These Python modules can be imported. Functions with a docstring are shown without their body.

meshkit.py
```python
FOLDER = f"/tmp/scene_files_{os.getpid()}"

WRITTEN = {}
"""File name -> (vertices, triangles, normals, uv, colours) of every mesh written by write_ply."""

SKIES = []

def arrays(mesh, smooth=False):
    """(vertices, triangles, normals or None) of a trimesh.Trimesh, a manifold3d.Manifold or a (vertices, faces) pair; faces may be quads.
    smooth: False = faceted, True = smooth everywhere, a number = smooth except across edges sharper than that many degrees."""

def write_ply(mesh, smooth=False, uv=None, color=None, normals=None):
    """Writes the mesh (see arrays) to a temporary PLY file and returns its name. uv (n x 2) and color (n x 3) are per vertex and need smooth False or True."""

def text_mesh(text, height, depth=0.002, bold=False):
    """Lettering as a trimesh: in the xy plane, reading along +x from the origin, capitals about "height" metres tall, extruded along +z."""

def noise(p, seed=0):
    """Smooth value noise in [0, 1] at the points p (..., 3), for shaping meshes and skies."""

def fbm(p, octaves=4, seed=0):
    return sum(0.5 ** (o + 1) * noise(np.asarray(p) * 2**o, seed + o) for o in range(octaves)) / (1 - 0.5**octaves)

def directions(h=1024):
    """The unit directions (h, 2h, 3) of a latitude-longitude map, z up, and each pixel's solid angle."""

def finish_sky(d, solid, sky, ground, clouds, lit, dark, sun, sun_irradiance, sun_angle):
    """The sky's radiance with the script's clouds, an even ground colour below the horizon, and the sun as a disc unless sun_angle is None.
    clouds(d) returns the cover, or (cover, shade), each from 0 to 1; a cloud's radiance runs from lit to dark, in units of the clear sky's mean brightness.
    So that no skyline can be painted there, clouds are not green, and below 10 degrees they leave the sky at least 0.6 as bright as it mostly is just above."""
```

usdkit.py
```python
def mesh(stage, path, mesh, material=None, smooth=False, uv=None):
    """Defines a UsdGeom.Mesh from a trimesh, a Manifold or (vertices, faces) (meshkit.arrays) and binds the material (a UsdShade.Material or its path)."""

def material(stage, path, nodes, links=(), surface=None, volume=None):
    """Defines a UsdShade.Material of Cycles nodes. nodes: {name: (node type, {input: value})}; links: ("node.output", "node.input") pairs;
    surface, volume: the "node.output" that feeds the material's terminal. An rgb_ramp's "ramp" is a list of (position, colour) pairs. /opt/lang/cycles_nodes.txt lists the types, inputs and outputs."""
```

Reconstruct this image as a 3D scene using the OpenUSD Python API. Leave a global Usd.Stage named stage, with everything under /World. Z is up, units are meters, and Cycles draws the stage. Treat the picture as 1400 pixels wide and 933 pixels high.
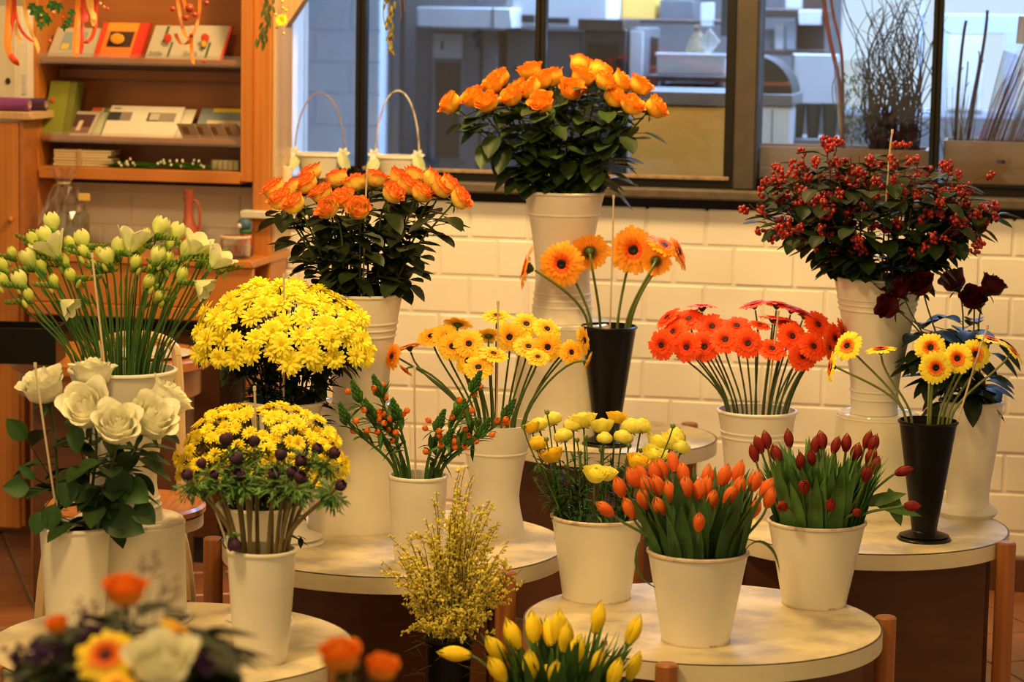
import math, random
import numpy as np, trimesh, usdkit, meshkit
from pxr import Usd, UsdGeom, UsdLux, UsdShade, Gf, Sdf, Vt

stage = Usd.Stage.CreateInMemory()
UsdGeom.SetStageUpAxis(stage, UsdGeom.Tokens.z)
UsdGeom.SetStageMetersPerUnit(stage, 1.0)
UsdGeom.Xform.Define(stage, '/World')
rng = np.random.default_rng(7)
random.seed(7)

# ------------------------------------------------------------------ camera, light, exposure
F, CX, CY = 3600.0, 700.0, 466.5
PITCH, ROLL, CAMZ = math.atan(456 / 3600), math.radians(1.0), 1.70
FWD = np.array([0, math.cos(PITCH), -math.sin(PITCH)])
UP0 = np.array([0, math.sin(PITCH), math.cos(PITCH)])
RT0 = np.array([1.0, 0, 0])
RT = RT0 * math.cos(ROLL) + UP0 * math.sin(ROLL)
UPV = -RT0 * math.sin(ROLL) + UP0 * math.cos(ROLL)
cam = UsdGeom.Camera.Define(stage, '/World/camera')
cam.AddTransformOp().Set(Gf.Matrix4d(*RT, 0, *UPV, 0, *(-FWD), 0, 0, 0, CAMZ, 1))
cam.CreateFocalLengthAttr(57.34)
cam.CreateHorizontalApertureAttr(22.3)
cam.CreateVerticalApertureAttr(22.3 * 933 / 1400)
cam.CreateFStopAttr(2.3)
cam.CreateFocusDistanceAttr(6.15)
cam.CreateClippingRangeAttr(Gf.Vec2f(0.1, 100))
cam.CreateExposureAttr(0.0)

WARM = (1.0, 0.625, 0.245)
dome = UsdLux.DomeLight.Define(stage, '/World/ambient_light')      # the rest of the shop, lit by the same lamps
dome.CreateIntensityAttr(0.20)
dome.CreateColorAttr(Gf.Vec3f(1.0, 0.68, 0.30))


def disk(name, pos, r, watts, color, aim=(0, 0, -1)):
    l = UsdLux.DiskLight.Define(stage, '/World/' + name)
    l.CreateRadiusAttr(r); l.CreateIntensityAttr(watts); l.CreateColorAttr(Gf.Vec3f(*color))
    z = -np.array(aim, float); z /= np.linalg.norm(z)
    x = np.cross([0, 1, 0.001], z); x /= np.linalg.norm(x); y = np.cross(z, x)
    l.AddTransformOp().Set(Gf.Matrix4d(*x, 0, *y, 0, *z, 0, *pos, 1))
    return l


LAMPS = [((-1.0, 4.2, 2.8), 0.20, 112, (0.30, 0.50, -1)), ((-0.10, 6.75, 2.95), 0.18, 225, (-0.05, 0.85, -1)), ((0.35, 4.9, 2.85), 0.20, 44, (0.0, 0.5, -1)), ((-1.5, 6.6, 2.95), 0.16, 12, (0, 0.3, -1)), ((1.2, 6.7, 2.95), 0.16, 20, (0.1, 0.5, -1)), ((-0.6, 2.5, 2.9), 0.16, 45, (0, 0.15, -1))]
for i, (p, r, w, a) in enumerate(LAMPS):
    disk('ceiling_lamp_light' + (f'_{i:03d}' if i else ''), p, r, w, WARM, a)
DAY = (0.40, 0.60, 1.0)

# ------------------------------------------------------------------ pixels to places
def ray(px, py):
    dx, dy = px - CX, py - CY
    x, y = dx * math.cos(ROLL) + dy * math.sin(ROLL), -dx * math.sin(ROLL) + dy * math.cos(ROLL)
    return RT0 * (x / F) - UP0 * (y / F) + FWD


O = np.array([0, 0, CAMZ])


def P(px, py, D):
    """the point that stands D metres into the shop"""
    r = ray(px, py); return O + r * (D / r[1])


def Pz(px, py, z):
    """the point at height z"""
    r = ray(px, py); return O + r * ((z - CAMZ) / r[2])


def sc(p):
    """metres per pixel at the point"""
    return float(np.dot(np.asarray(p) - O, FWD)) / F


TH = math.atan(-0.2)
WU, WV, WO = np.array([math.cos(TH), math.sin(TH), 0]), np.array([-math.sin(TH), math.cos(TH), 0]), np.array([0, 8.0, 0])


def wp(px, py, v=0.0):
    """(u, z) on the plane v metres behind the wall face"""
    r = ray(px, py)
    t = (np.dot(WO - O, WV) + v) / np.dot(r, WV)
    q = O + r * t - WO
    return float(np.dot(q, WU)), float(q[2])


# ------------------------------------------------------------------ naming
used = {}


def numbered(parent, name):
    k = parent + '/' + name
    n = used.get(k, 0); used[k] = n + 1
    return k + (f'_{n:03d}' if n else '')


def setc(prim, **kw):
    for k, v in kw.items():
        if v: prim.SetCustomDataByKey(k, v)


LOOK = {}


def thing(name, label, cat, loc=(0, 0, 0), rz=0.0, group=None, kind=None):
    x = UsdGeom.Xform.Define(stage, numbered('/World', name))
    x.AddTranslateOp().Set(Gf.Vec3d(*map(float, loc)))
    if rz: x.AddRotateZOp().Set(math.degrees(rz))
    setc(x.GetPrim(), label=label, category=cat, group=group, kind=kind)
    T = str(x.GetPath())
    ORIG[T] = (np.array(loc, float), rz)
    return T


ORIG = {}


def local(T, p):
    o, rz = ORIG[T]
    q = np.asarray(p, float) - o
    if rz:
        c, s = math.cos(-rz), math.sin(-rz)
        q = np.stack([q[..., 0] * c - q[..., 1] * s, q[..., 0] * s + q[..., 1] * c, q[..., 2]], -1)
    return q


def put(T, name, m, mat, smooth=40, tint=None, label=None, kind=None, world=False):
    """one mesh prim under T; m is (v, f) or (v, f, tint)"""
    if isinstance(m, trimesh.Trimesh): m = (np.array(m.vertices), np.array(m.faces))
    v, f = np.asarray(m[0], float), np.asarray(m[1])
    if world: v = local(T, v)
    col = m[2] if len(m) > 2 else None
    g = usdkit.mesh(stage, numbered(T, name), (v, f), LOOK[mat], smooth=(True if col is not None else smooth))
    if col is not None or tint is not None:
        a = np.asarray(col if col is not None else [tint], np.float32)
        UsdGeom.PrimvarsAPI(g).CreatePrimvar('tint', Sdf.ValueTypeNames.Color3fArray, 'vertex' if col is not None else 'constant').Set(Vt.Vec3fArray.FromNumpy(a))
    setc(g.GetPrim(), label=label, kind=kind)
    return str(g.GetPath())


def struct(name, kids_loc=(0, 0, 0), rz=0.0, label=None, cat=None):
    return thing(name, label, cat, kids_loc, rz, kind='structure')


def place(T, name, cls, M):
    """an instance of a class prim as a part of T; M a 4x4 matrix, local"""
    p = stage.DefinePrim(numbered(T, name), 'Xform')
    p.GetReferences().AddInternalReference(cls); p.SetInstanceable(True)
    UsdGeom.Xformable(p).AddTransformOp().Set(Gf.Matrix4d(*np.asarray(M, float).T.ravel()))
    return p


def frame(axis, spin=0.0, pos=(0, 0, 0), s=1.0):
    z = np.asarray(axis, float); z = z / np.linalg.norm(z)
    a = np.array([1.0, 0, 0]) if abs(z[0]) < 0.9 else np.array([0, 1.0, 0])
    x = np.cross(a, z); x /= np.linalg.norm(x); y = np.cross(z, x)
    c, q = math.cos(spin), math.sin(spin)
    M = np.eye(4)
    M[:3, 0], M[:3, 1], M[:3, 2], M[:3, 3] = (x * c + y * q) * s, (y * c - x * q) * s, z * s, pos
    return M


ORD = 'first second third fourth fifth sixth seventh eighth ninth tenth eleventh twelfth thirteenth fourteenth fifteenth sixteenth seventeenth eighteenth nineteenth twentieth twenty-first twenty-second twenty-third twenty-fourth twenty-fifth twenty-sixth twenty-seventh twenty-eighth twenty-ninth thirtieth thirty-first thirty-second thirty-third thirty-fourth thirty-fifth thirty-sixth thirty-seventh thirty-eighth thirty-ninth fortieth forty-first forty-second forty-third forty-fourth forty-fifth forty-sixth'.split()


def nth(i, n):
    return 'leftmost' if i == 0 else ('rightmost' if i == n - 1 else ORD[i] + ' from left')


# ------------------------------------------------------------------ mesh helpers
def join(parts):
    vs, fs, cs, n = [], [], [], 0
    for p in parts:
        vs.append(np.asarray(p[0])); fs.append(np.asarray(p[1]) + n); n += len(p[0])
        if len(p) > 2: cs.append(np.asarray(p[2]))
    r = (np.vstack(vs), np.vstack(fs))
    return r + (np.vstack(cs),) if cs else r


def tinted(m, t):
    return (m[0], m[1], np.tile(np.asarray(t, float), (len(m[0]), 1)))


def box(x0, x1, y0, y1, z0, z1, b=0.0):
    x0, x1 = min(x0, x1), max(x0, x1); y0, y1 = min(y0, y1), max(y0, y1); z0, z1 = min(z0, z1), max(z0, z1)
    if b <= 0:
        v = np.array([[x, y, z] for x in (x0, x1) for y in (y0, y1) for z in (z0, z1)], float)
        f = np.array([[0, 1, 3], [0, 3, 2], [4, 6, 7], [4, 7, 5], [0, 4, 5], [0, 5, 1], [2, 3, 7], [2, 7, 6], [0, 2, 6], [0, 6, 4], [1, 5, 7], [1, 7, 3]])
        return v, f
    b = min(b, (x1 - x0) * .45, (y1 - y0) * .45, (z1 - z0) * .45)
    v, idx = [], {}
    for sx in (0, 1):
        for sy in (0, 1):
            for sz in (0, 1):
                c = np.array([(x0, x1)[sx], (y0, y1)[sy], (z0, z1)[sz]], float)
                d = np.array([1 - 2 * sx, 1 - 2 * sy, 1 - 2 * sz]) * b
                for k in range(3):
                    q = c + d; q[k] = c[k]
                    idx[sx, sy, sz, k] = len(v); v.append(q)
    v = np.array(v); f = []
    for k in range(3):
        a, c = [(1, 2), (0, 2), (0, 1)][k]
        for s in (0, 1):
            q = []
            for i, j in ((0, 0), (1, 0), (1, 1), (0, 1)):
                t = [0, 0, 0]; t[k] = s; t[a] = i; t[c] = j; q.append(idx[tuple(t) + (k,)])
            f += [[q[0], q[1], q[2]], [q[0], q[2], q[3]]]
        for i in (0, 1):
            for j in (0, 1):
                t0, t1 = [0, 0, 0], [0, 0, 0]
                t0[k], t1[k] = 0, 1
                t0[a] = t1[a] = i; t0[c] = t1[c] = j
                q = [idx[tuple(t0) + (a,)], idx[tuple(t0) + (c,)], idx[tuple(t1) + (c,)], idx[tuple(t1) + (a,)]]
                f += [[q[0], q[1], q[2]], [q[0], q[2], q[3]]]
    for sx in (0, 1):
        for sy in (0, 1):
            for sz in (0, 1):
                f.append([idx[sx, sy, sz, k] for k in range(3)])
    f = np.array(f); cen = v.mean(0)
    n = np.cross(v[f[:, 1]] - v[f[:, 0]], v[f[:, 2]] - v[f[:, 0]])
    flip = (n * (v[f].mean(1) - cen)).sum(1) < 0
    f[flip] = f[flip][:, ::-1]
    return v, f


def grid_faces(nu, nv, wrap=False):
    f = []
    for j in range(nv - 1):
        for i in range(nu if wrap else nu - 1):
            a, b = j * nu + i, j * nu + (i + 1) % nu
            f += [[a, b, b + nu], [a, b + nu, a + nu]]
    return np.array(f)


def lathe(prof, n=48, cap=True):
    prof = np.asarray(prof, float)
    t = np.linspace(0, 2 * np.pi, n, endpoint=False)
    v = np.concatenate([np.c_[r * np.cos(t), r * np.sin(t), np.full(n, z)] for r, z in prof])
    return v, grid_faces(n, len(prof), True)


def tube(pts, r, n=6, cap=True):
    pts = np.asarray(pts, float); m = len(pts)
    r = np.broadcast_to(np.asarray(r, float), (m,))
    t = np.gradient(pts, axis=0); t /= np.maximum(np.linalg.norm(t, axis=1, keepdims=True), 1e-9)
    a = np.array([1.0, 0, 0]) if abs(t[0][0]) < .8 else np.array([0, 1.0, 0])
    x = np.cross(t[0], a); x /= np.linalg.norm(x)
    th = np.linspace(0, 2 * np.pi, n, endpoint=False); vs = []
    for i in range(m):
        x = x - t[i] * np.dot(x, t[i]); x /= max(np.linalg.norm(x), 1e-9); y = np.cross(t[i], x)
        vs.append(pts[i] + r[i] * (np.outer(np.cos(th), x) + np.outer(np.sin(th), y)))
    v, f = np.vstack(vs), grid_faces(n, m, True)
    if cap:
        v = np.vstack([v, pts[:1], pts[-1:]]); c0, c1 = len(v) - 2, len(v) - 1
        e = [[c0, (i + 1) % n, i] for i in range(n)] + [[c1, (m - 1) * n + i, (m - 1) * n + (i + 1) % n] for i in range(n)]
        f = np.vstack([f, e])
    return v, f


def hermite(p0, p1, t0, t1, n=8):
    s = np.linspace(0, 1, n)[:, None]
    return (2 * s**3 - 3 * s**2 + 1) * p0 + (s**3 - 2 * s**2 + s) * t0 + (-2 * s**3 + 3 * s**2) * p1 + (s**3 - s**2) * t1


def xf(m, M):
    v = np.asarray(m[0]) @ M[:3, :3].T + M[:3, 3]
    return (v,) + tuple(m[1:])


def blade(pts, w, side, fold=0.25, nu=5, tint=None, tip=None):
    """a leaf blade along the curve pts; w its half widths; side the cross direction"""
    pts = np.asarray(pts, float); m = len(pts)
    w = np.asarray(w, float); t = np.gradient(pts, axis=0); t /= np.maximum(np.linalg.norm(t, axis=1, keepdims=True), 1e-9)
    u = np.linspace(-1, 1, nu); vs, cs = [], []
    for i in range(m):
        s = side - t[i] * np.dot(side, t[i]); s /= max(np.linalg.norm(s), 1e-9); nrm = np.cross(s, t[i])
        vs.append(pts[i] + w[i] * (np.outer(u, s) + np.outer(fold * np.abs(u) ** 1.3, nrm)))
        if tint is not None:
            k = i / (m - 1); c = np.asarray(tint) * (1 - k) + np.asarray(tip if tip is not None else tint) * k
            cs.append(np.array([c * (1.18 if abs(x) < .1 else 1.0) for x in u]))
    r = (np.vstack(vs), grid_faces(nu, m))
    return r + (np.vstack(cs),) if tint is not None else r


def leaf(base, d, up, L, Wd, droop=0.3, tint=(.03, .08, .02), fold=.25, nv=7, wave=0.0):
    """an oval leaf starting at base in direction d"""
    d = np.asarray(d, float); d /= np.linalg.norm(d)
    up = np.asarray(up, float); side = np.cross(d, up); side /= max(np.linalg.norm(side), 1e-9); up = np.cross(side, d)
    t = np.linspace(0, 1, nv)
    pts = base + np.outer(t * L, d) - np.outer(droop * L * t**2, up) + np.outer(wave * L * np.sin(t * 7), up)
    w = Wd * .5 * np.sin(np.pi * np.clip(t, 0, 1) ** .8) ** .8; w[0], w[-1] = Wd * .04, Wd * .01
    return blade(pts, w, side, fold, 5, tint)


def ball(c, r, sub=1, tint=None, squash=(1, 1, 1)):
    s = ICO[sub]; v = s[0] * np.asarray(squash) * r + np.asarray(c)
    return tinted((v, s[1]), tint) if tint is not None else (v, s[1])


ICO = {k: (np.array(trimesh.creation.icosphere(k, 1.0).vertices), np.array(trimesh.creation.icosphere(k, 1.0).faces)) for k in (0, 1, 2)}


def petal(phi, R, H, spread, prof, nu=7, nv=7, base=(1, 1, 1), tip=(1, 1, 1), tipw=.12, round_=.8, ruffle=0.0, seed=0, point=0.0):
    """a cupped petal: part of a surface of revolution. prof(v) -> (radius factor, height factor); edges take the tip colour"""
    v = np.linspace(0, 1, nv); u = np.linspace(-1, 1, nu); out, col = [], []
    for a in v:
        w = (0.45 + 0.55 * math.sin(min(a / .55, 1) * math.pi / 2)) * math.sqrt(max(0.02, 1 - max(0, (a - .5) / .53) ** 2 * round_))
        for b in u:
            aa = a * (1 - 0.10 * b * b * a) + point * a**4 * (1 - abs(b)) * .12
            rf, hf = prof(aa)
            ang = phi + b * spread * w
            rr = R * rf * (1 + ruffle * a * a * math.sin(3 * b + seed) + .04 * math.sin(seed + b * 2))
            out.append([rr * math.cos(ang), rr * math.sin(ang), H * hf + ruffle * a * a * R * .6 * math.sin(5 * b + seed * 2)])
            k = min(1, max(0, (a - (1 - tipw * 2.2)) / (tipw * 2.2)) + .55 * max(0, abs(b) - .55) * a)
            col.append(np.asarray(base) * (1 - k) + np.asarray(tip) * k)
    return np.array(out), grid_faces(nu, nv), np.array(col)


# ------------------------------------------------------------------ materials
def mat(name, nodes, links, surface='p.BSDF'):
    LOOK[name] = usdkit.material(stage, '/World/Looks/' + name, nodes, links, surface=surface)


def tint_mat(name, rough=.5, trans=0.0, var=.25, scale=30, spec=.5, bumpy=0.0, sheen=0.0):
    n = {"a": ("attribute", {"attribute": "tint"}), "g": ("geometry", {}), "n": ("noise_texture", {"scale": float(scale), "detail": 3.0}),
         "o": ("object_info", {}), "r": ("map_range", {"from_min": 0.25, "from_max": .75, "to_min": 1 - var, "to_max": 1 + var}),
         "r2": ("map_range", {"from_min": 0.0, "from_max": 1.0, "to_min": 1 - var * .5, "to_max": 1 + var * .5}),
         "mu": ("math", {"math_type": "multiply"}), "h": ("hsv", {"hue": .5, "saturation": 1.0, "fac": 1.0}),
         "p": ("principled_bsdf", {"roughness": rough, "specular_ior_level": spec})}
    l = [("g.position", "n.vector"), ("n.fac", "r.value"), ("o.random", "r2.value"), ("r.result", "mu.value1"), ("r2.result", "mu.value2"), ("mu.value", "h.value"), ("a.color", "h.color"), ("h.color", "p.base_color")]
    if bumpy:
        n["b"] = ("bump", {"strength": bumpy, "distance": .004}); l += [("n.fac", "b.height"), ("b.normal", "p.normal")]
    s = 'p.BSDF'
    if trans:
        n["t"] = ("translucent_bsdf", {}); n["m"] = ("mix_closure", {"fac": trans}); s = 'm.closure'
        l += [("h.color", "t.color"), ("p.BSDF", "m.closure1"), ("t.BSDF", "m.closure2")]
    mat(name, n, l, s)


tint_mat('petal', .55, .22, .10, 60, .25)
tint_mat('leaf', .5, .12, .28, 25, .28)
tint_mat('stem', .45, 0, .18, 40, .4)
tint_mat('berry', .22, 0, .2, 12, .5)
tint_mat('painted', .55, 0, .08, 14, .4)
tint_mat('paper', .7, 0, .04, 20, .3)
tint_mat('satin', .3, .1, .12, 30, .5)


def plain(name, color, rough=.5, metallic=0.0, spec=.5, noise=.06, scale=9, dirt=None, bump_=0.0, coat=0.0):
    c = np.array(color)
    n = {"g": ("texture_coordinate", {}), "n": ("noise_texture", {"scale": float(scale), "detail": 5.0}), "r": ("rgb_ramp", {"ramp": [(.3, tuple(c * (1 - noise * 2))), (.7, tuple(np.minimum(c * (1 + noise), 1)))]}),
         "p": ("principled_bsdf", {"roughness": rough, "metallic": metallic, "specular_ior_level": spec, "coat_weight": coat})}
    l = [("g.object", "n.vector"), ("n.fac", "r.fac")]
    out = "r.color"
    if dirt:
        dc, dscale, lo, hi, k = dirt
        n["n2"] = ("noise_texture", {"scale": float(dscale), "detail": 6.0, "roughness": .6}); n["mr"] = ("map_range", {"from_min": lo, "from_max": hi, "to_min": 0.0, "to_max": k, "clamp": True})
        n["mx"] = ("mix", {"color2": tuple(dc)})
        l += [("g.object", "n2.vector"), ("n2.fac", "mr.value"), ("mr.result", "mx.fac"), ("r.color", "mx.color1")]; out = "mx.color"
    if bump_:
        n["b"] = ("bump", {"strength": bump_, "distance": .01}); l += [("n.fac", "b.height"), ("b.normal", "p.normal")]
    mat(name, n, l + [(out, "p.base_color")])


plain('white_ceramic', (.84, .80, .70), .25, noise=.03, dirt=((.45, .34, .22), 22, .66, .78, .5))
plain('white_zinc', (.82, .78, .70), .5, noise=.04, dirt=((.42, .33, .24), 17, .62, .8, .45))
plain('white_glaze', (.80, .75, .60), .12, noise=.02)
plain('worn_rim', (.72, .60, .48), .5, noise=.1, dirt=((.30, .16, .10), 40, .52, .66, .7))
plain('black_plastic', (.006, .0055, .005), .3, noise=.1, spec=.22)
plain('laminate', (.76, .67, .44), .45, noise=.05, scale=6, dirt=((.36, .33, .27), 8, .44, .64, .72))
plain('laminate_edge', (.78, .70, .50), .5, noise=.03, dirt=((.45, .36, .22), 30, .6, .75, .4))
plain('edge_line', (.10, .07, .04), .6)
plain('wall_paint', (.86, .83, .74), .6, noise=.025, scale=5, bump_=.05, dirt=((.6, .52, .40), 6, .6, .85, .3))
plain('mortar', (.80, .76, .67), .75, noise=.03)
plain('plaster', (.78, .76, .70), .8)
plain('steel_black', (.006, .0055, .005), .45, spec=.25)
plain('sill_stone', (.10, .078, .052), .6, noise=.15, scale=30)
plain('concrete', (.055, .046, .036), .7, noise=.12, scale=14, dirt=((.10, .055, .03), 9, .5, .7, .4))
plain('floor_tile', (.30, .115, .055), .35, noise=.12, scale=11, bump_=.05)
plain('grout', (.16, .13, .10), .8)
plain('cork', (.30, .215, .13), .8, noise=.2, scale=60)


def wood(name, c1, c2, rough=.4, axis='z', scale=1.0, knots=True):
    sx = {'z': (14, 14, 1.1), 'x': (1.1, 14, 14), 'y': (14, 1.1, 14)}[axis]
    n = {"g": ("texture_coordinate", {}), "mp": ("mapping", {"scale": tuple(scale * s for s in sx)}), "n": ("noise_texture", {"scale": 2.2, "detail": 6.0, "distortion": .6}),
         "w": ("wave_texture", {"scale": 1.2, "distortion": 7.0, "detail": 3.0}), "mf": ("math", {"math_type": "multiply_add", "value2": .18}), "hf": ("math", {"math_type": "multiply", "value2": .82}),
         "r": ("rgb_ramp", {"ramp": [(.2, c2), (.55, tuple((np.array(c1) + np.array(c2)) / 2)), (.8, c1)]}), "mk": ("mapping", {"scale": tuple(s * .45 for s in sx)}),
         "vo": ("voronoi_texture", {"scale": 1.1}), "mr": ("map_range", {"from_min": .07, "from_max": .13, "to_min": .75, "to_max": 0.0, "clamp": True}), "mx": ("mix", {"color2": tuple(np.array(c2) * .25)}),
         "p": ("principled_bsdf", {"roughness": rough, "coat_weight": .15})}
    l = [("g.object", "mp.vector"), ("g.object", "mk.vector"), ("mp.vector", "n.vector"), ("mp.vector", "w.vector"), ("w.fac", "mf.value1"), ("n.fac", "hf.value1"), ("hf.value", "mf.value3"), ("mf.value", "r.fac"),
         ("mk.vector", "vo.vector"), ("vo.distance", "mr.value"), ("mr.result", "mx.fac"), ("r.color", "mx.color1"), ("mx.color" if knots else "r.color", "p.base_color")]
    mat(name, n, l)


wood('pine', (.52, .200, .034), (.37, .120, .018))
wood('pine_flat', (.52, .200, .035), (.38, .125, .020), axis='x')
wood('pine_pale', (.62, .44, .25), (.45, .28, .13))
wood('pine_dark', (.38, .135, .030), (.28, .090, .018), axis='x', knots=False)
wood('panel_wood', (.15, .058, .024), (.085, .030, .012), axis='x', knots=False)
wood('birch', (.74, .56, .30), (.62, .44, .22), knots=False)
wood('crate_wood', (.52, .34, .18), (.40, .24, .11), axis='x', knots=False)
plain('tan_board', (.96, .56, .11), .5, noise=.06, scale=4)
plain('grey_metal', (.155, .155, .165), .45, noise=.05)
plain('pale_metal', (.72, .74, .76), .4, noise=.03)
plain('dark_metal', (.018, .017, .018), .5)
plain('brown_board', (.075, .042, .03), .6, noise=.2)
plain('blue_white_wall', (.56, .63, .74), .7, noise=.03)
plain('far_wall', (.20, .19, .19), .8, noise=.15, scale=3)
plain('terracotta', (.36, .075, .035), .4)
plain('twig_dark', (.040, .022, .016), .7, noise=.3)
plain('twig_red', (.42, .06, .03), .5)
plain('twig_brown', (.16, .085, .04), .7, noise=.3, scale=40)
plain('wicker_white', (.58, .57, .48), .6, noise=.05)
plain('stick_pale', (.66, .54, .38), .4, noise=.05)
plain('stick_brown', (.30, .18, .09), .5, noise=.1)
mat('pane', {"f": ("fresnel", {"IOR": 1.45}), "t": ("transparent_bsdf", {"color": (.90, .91, .91)}), "g": ("glossy_bsdf", {"roughness": .02, "color": (1, 1, 1)}), "m": ("mix_closure", {})},
    [("f.fac", "m.fac"), ("t.BSDF", "m.closure1"), ("g.BSDF", "m.closure2")], 'm.closure')
mat('film', {"l": ("layer_weight", {"blend": .35}), "t": ("transparent_bsdf", {"color": (.93, .92, .90)}), "g": ("glossy_bsdf", {"roughness": .12, "color": (1, 1, 1)}), "m": ("mix_closure", {}),
             "mr": ("map_range", {"from_min": 0.0, "from_max": 1.0, "to_min": .08, "to_max": .6})},
    [("l.facing", "mr.value"), ("mr.result", "m.fac"), ("t.BSDF", "m.closure1"), ("g.BSDF", "m.closure2")], 'm.closure')
mat('daylight', {"e": ("emission", {"color": (.62, .80, 1.0), "strength": 1.3})}, [], 'e.emission')
mat('lamp_glow', {"e": ("emission", {"color": WARM, "strength": 6.0})}, [], 'e.emission')
kinds = stage.CreateClassPrim('/World/Kinds')

# ------------------------------------------------------------------ the setting
def WM(m):
    v = np.asarray(m[0]); return (WO + np.outer(v[:, 0], WU) + np.outer(v[:, 1], WV) + np.c_[np.zeros((len(v), 2)), v[:, 2]],) + tuple(m[1:])


def wthing(name, label, cat, u, v, z, **k):
    return thing(name, label, cat, WO + u * WU + v * WV + np.array([0, 0, z]), TH, **k)


def rect(px0, px1, py0, py1, v):
    """the wall-frame rectangle u0, u1, z0, z1 seen between those edges on the plane v"""
    xm, ym = (px0 + px1) / 2, (py0 + py1) / 2
    return wp(px0, ym, v)[0], wp(px1, ym, v)[0], wp(xm, py1, v)[1], wp(xm, py0, v)[1]


def wput(T, name, m, material, **k):
    return put(T, name, WM(m), material, world=True, **k)


def pbox(px0, px1, py0, py1, v, depth, b=.002):
    u0, u1, z0, z1 = rect(px0, px1, py0, py1, v)
    if py1 >= 300 and v > .2: z0 = 0.0
    return box(u0, u1, v, v + depth, z0, z1, b)


def pthing(name, label, cat, px0, px1, py0, py1, v, **k):
    u0, u1, z0, z1 = rect(px0, px1, py0, py1, v)
    return wthing(name, label, cat, (u0 + u1) / 2, v, z0, **k)


# floor of terracotta tiles
fl = struct('floor')
put(fl, 'grout', box(-6, 6, -2, 9.6, -.06, -.006), 'grout')
ft = math.atan2(.28, 1)
fu, fv = np.array([math.cos(ft), math.sin(ft)]), np.array([-math.sin(ft), math.cos(ft)])
p0 = Pz(30, 793, 0)[:2]
TS = .30
for i in range(-3, 13):
    for j in range(-9, 6):
        c = p0 + fu * (i + .5) * TS + fv * (j + .5) * TS
        if not (-2.2 < c[0] < 2.3 and 4.2 < c[1] < 8.5): continue
        m = box(-TS / 2 + .004, TS / 2 - .004, -TS / 2 + .004, TS / 2 - .004, -.02, float(rng.uniform(-.001, .001)), .003)
        v = m[0]
        put(fl, 'tile', (np.c_[c[0] + v[:, 0] * fu[0] + v[:, 1] * fv[0], c[1] + v[:, 0] * fu[1] + v[:, 1] * fv[1], v[:, 2]], m[1]), 'floor_tile', smooth=False)

# back wall of painted blocks
ZS = wp(930, 279)[1]                                   # underside of the sill
row = (wp(960, 337)[1] - wp(960, 443)[1]) / 2
zj = wp(960, 337)[1]
pitch = wp(1002, 415)[0] - wp(920, 415)[0]
uj = wp(920, 415)[0]
UL, UR = -2.6, 2.3
wb = struct('wall_back')
wput(wb, 'mortar_bed', box(UL, UR, .0035, .20, 0, ZS - .02), 'mortar')
r0 = int(math.floor((ZS - zj) / row)) + 1
for r in range(-12, r0 + 1):
    z0, z1 = zj + (r - 1) * row, zj + r * row
    z0, z1 = max(z0, .10), min(z1, ZS - .012)
    if z1 - z0 < .02: continue
    off = uj + (0 if (r % 2 == 0) else pitch * .52)
    for k in range(-14, 15):
        a, b = off + k * pitch, off + (k + 1) * pitch
        if b < -1.75 or b > 2.29: continue
        wput(wb, 'brick', box(a + .0025, b - .0025, float(rng.uniform(-.001, .001)), .05, z0 + .0025, z1 - .0025, .005), 'wall_paint', smooth=False)
bs = struct('baseboard_back')
wput(bs, 'board', box(UL, UR, -.012, .01, 0, .10, .003), 'panel_wood')
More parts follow.
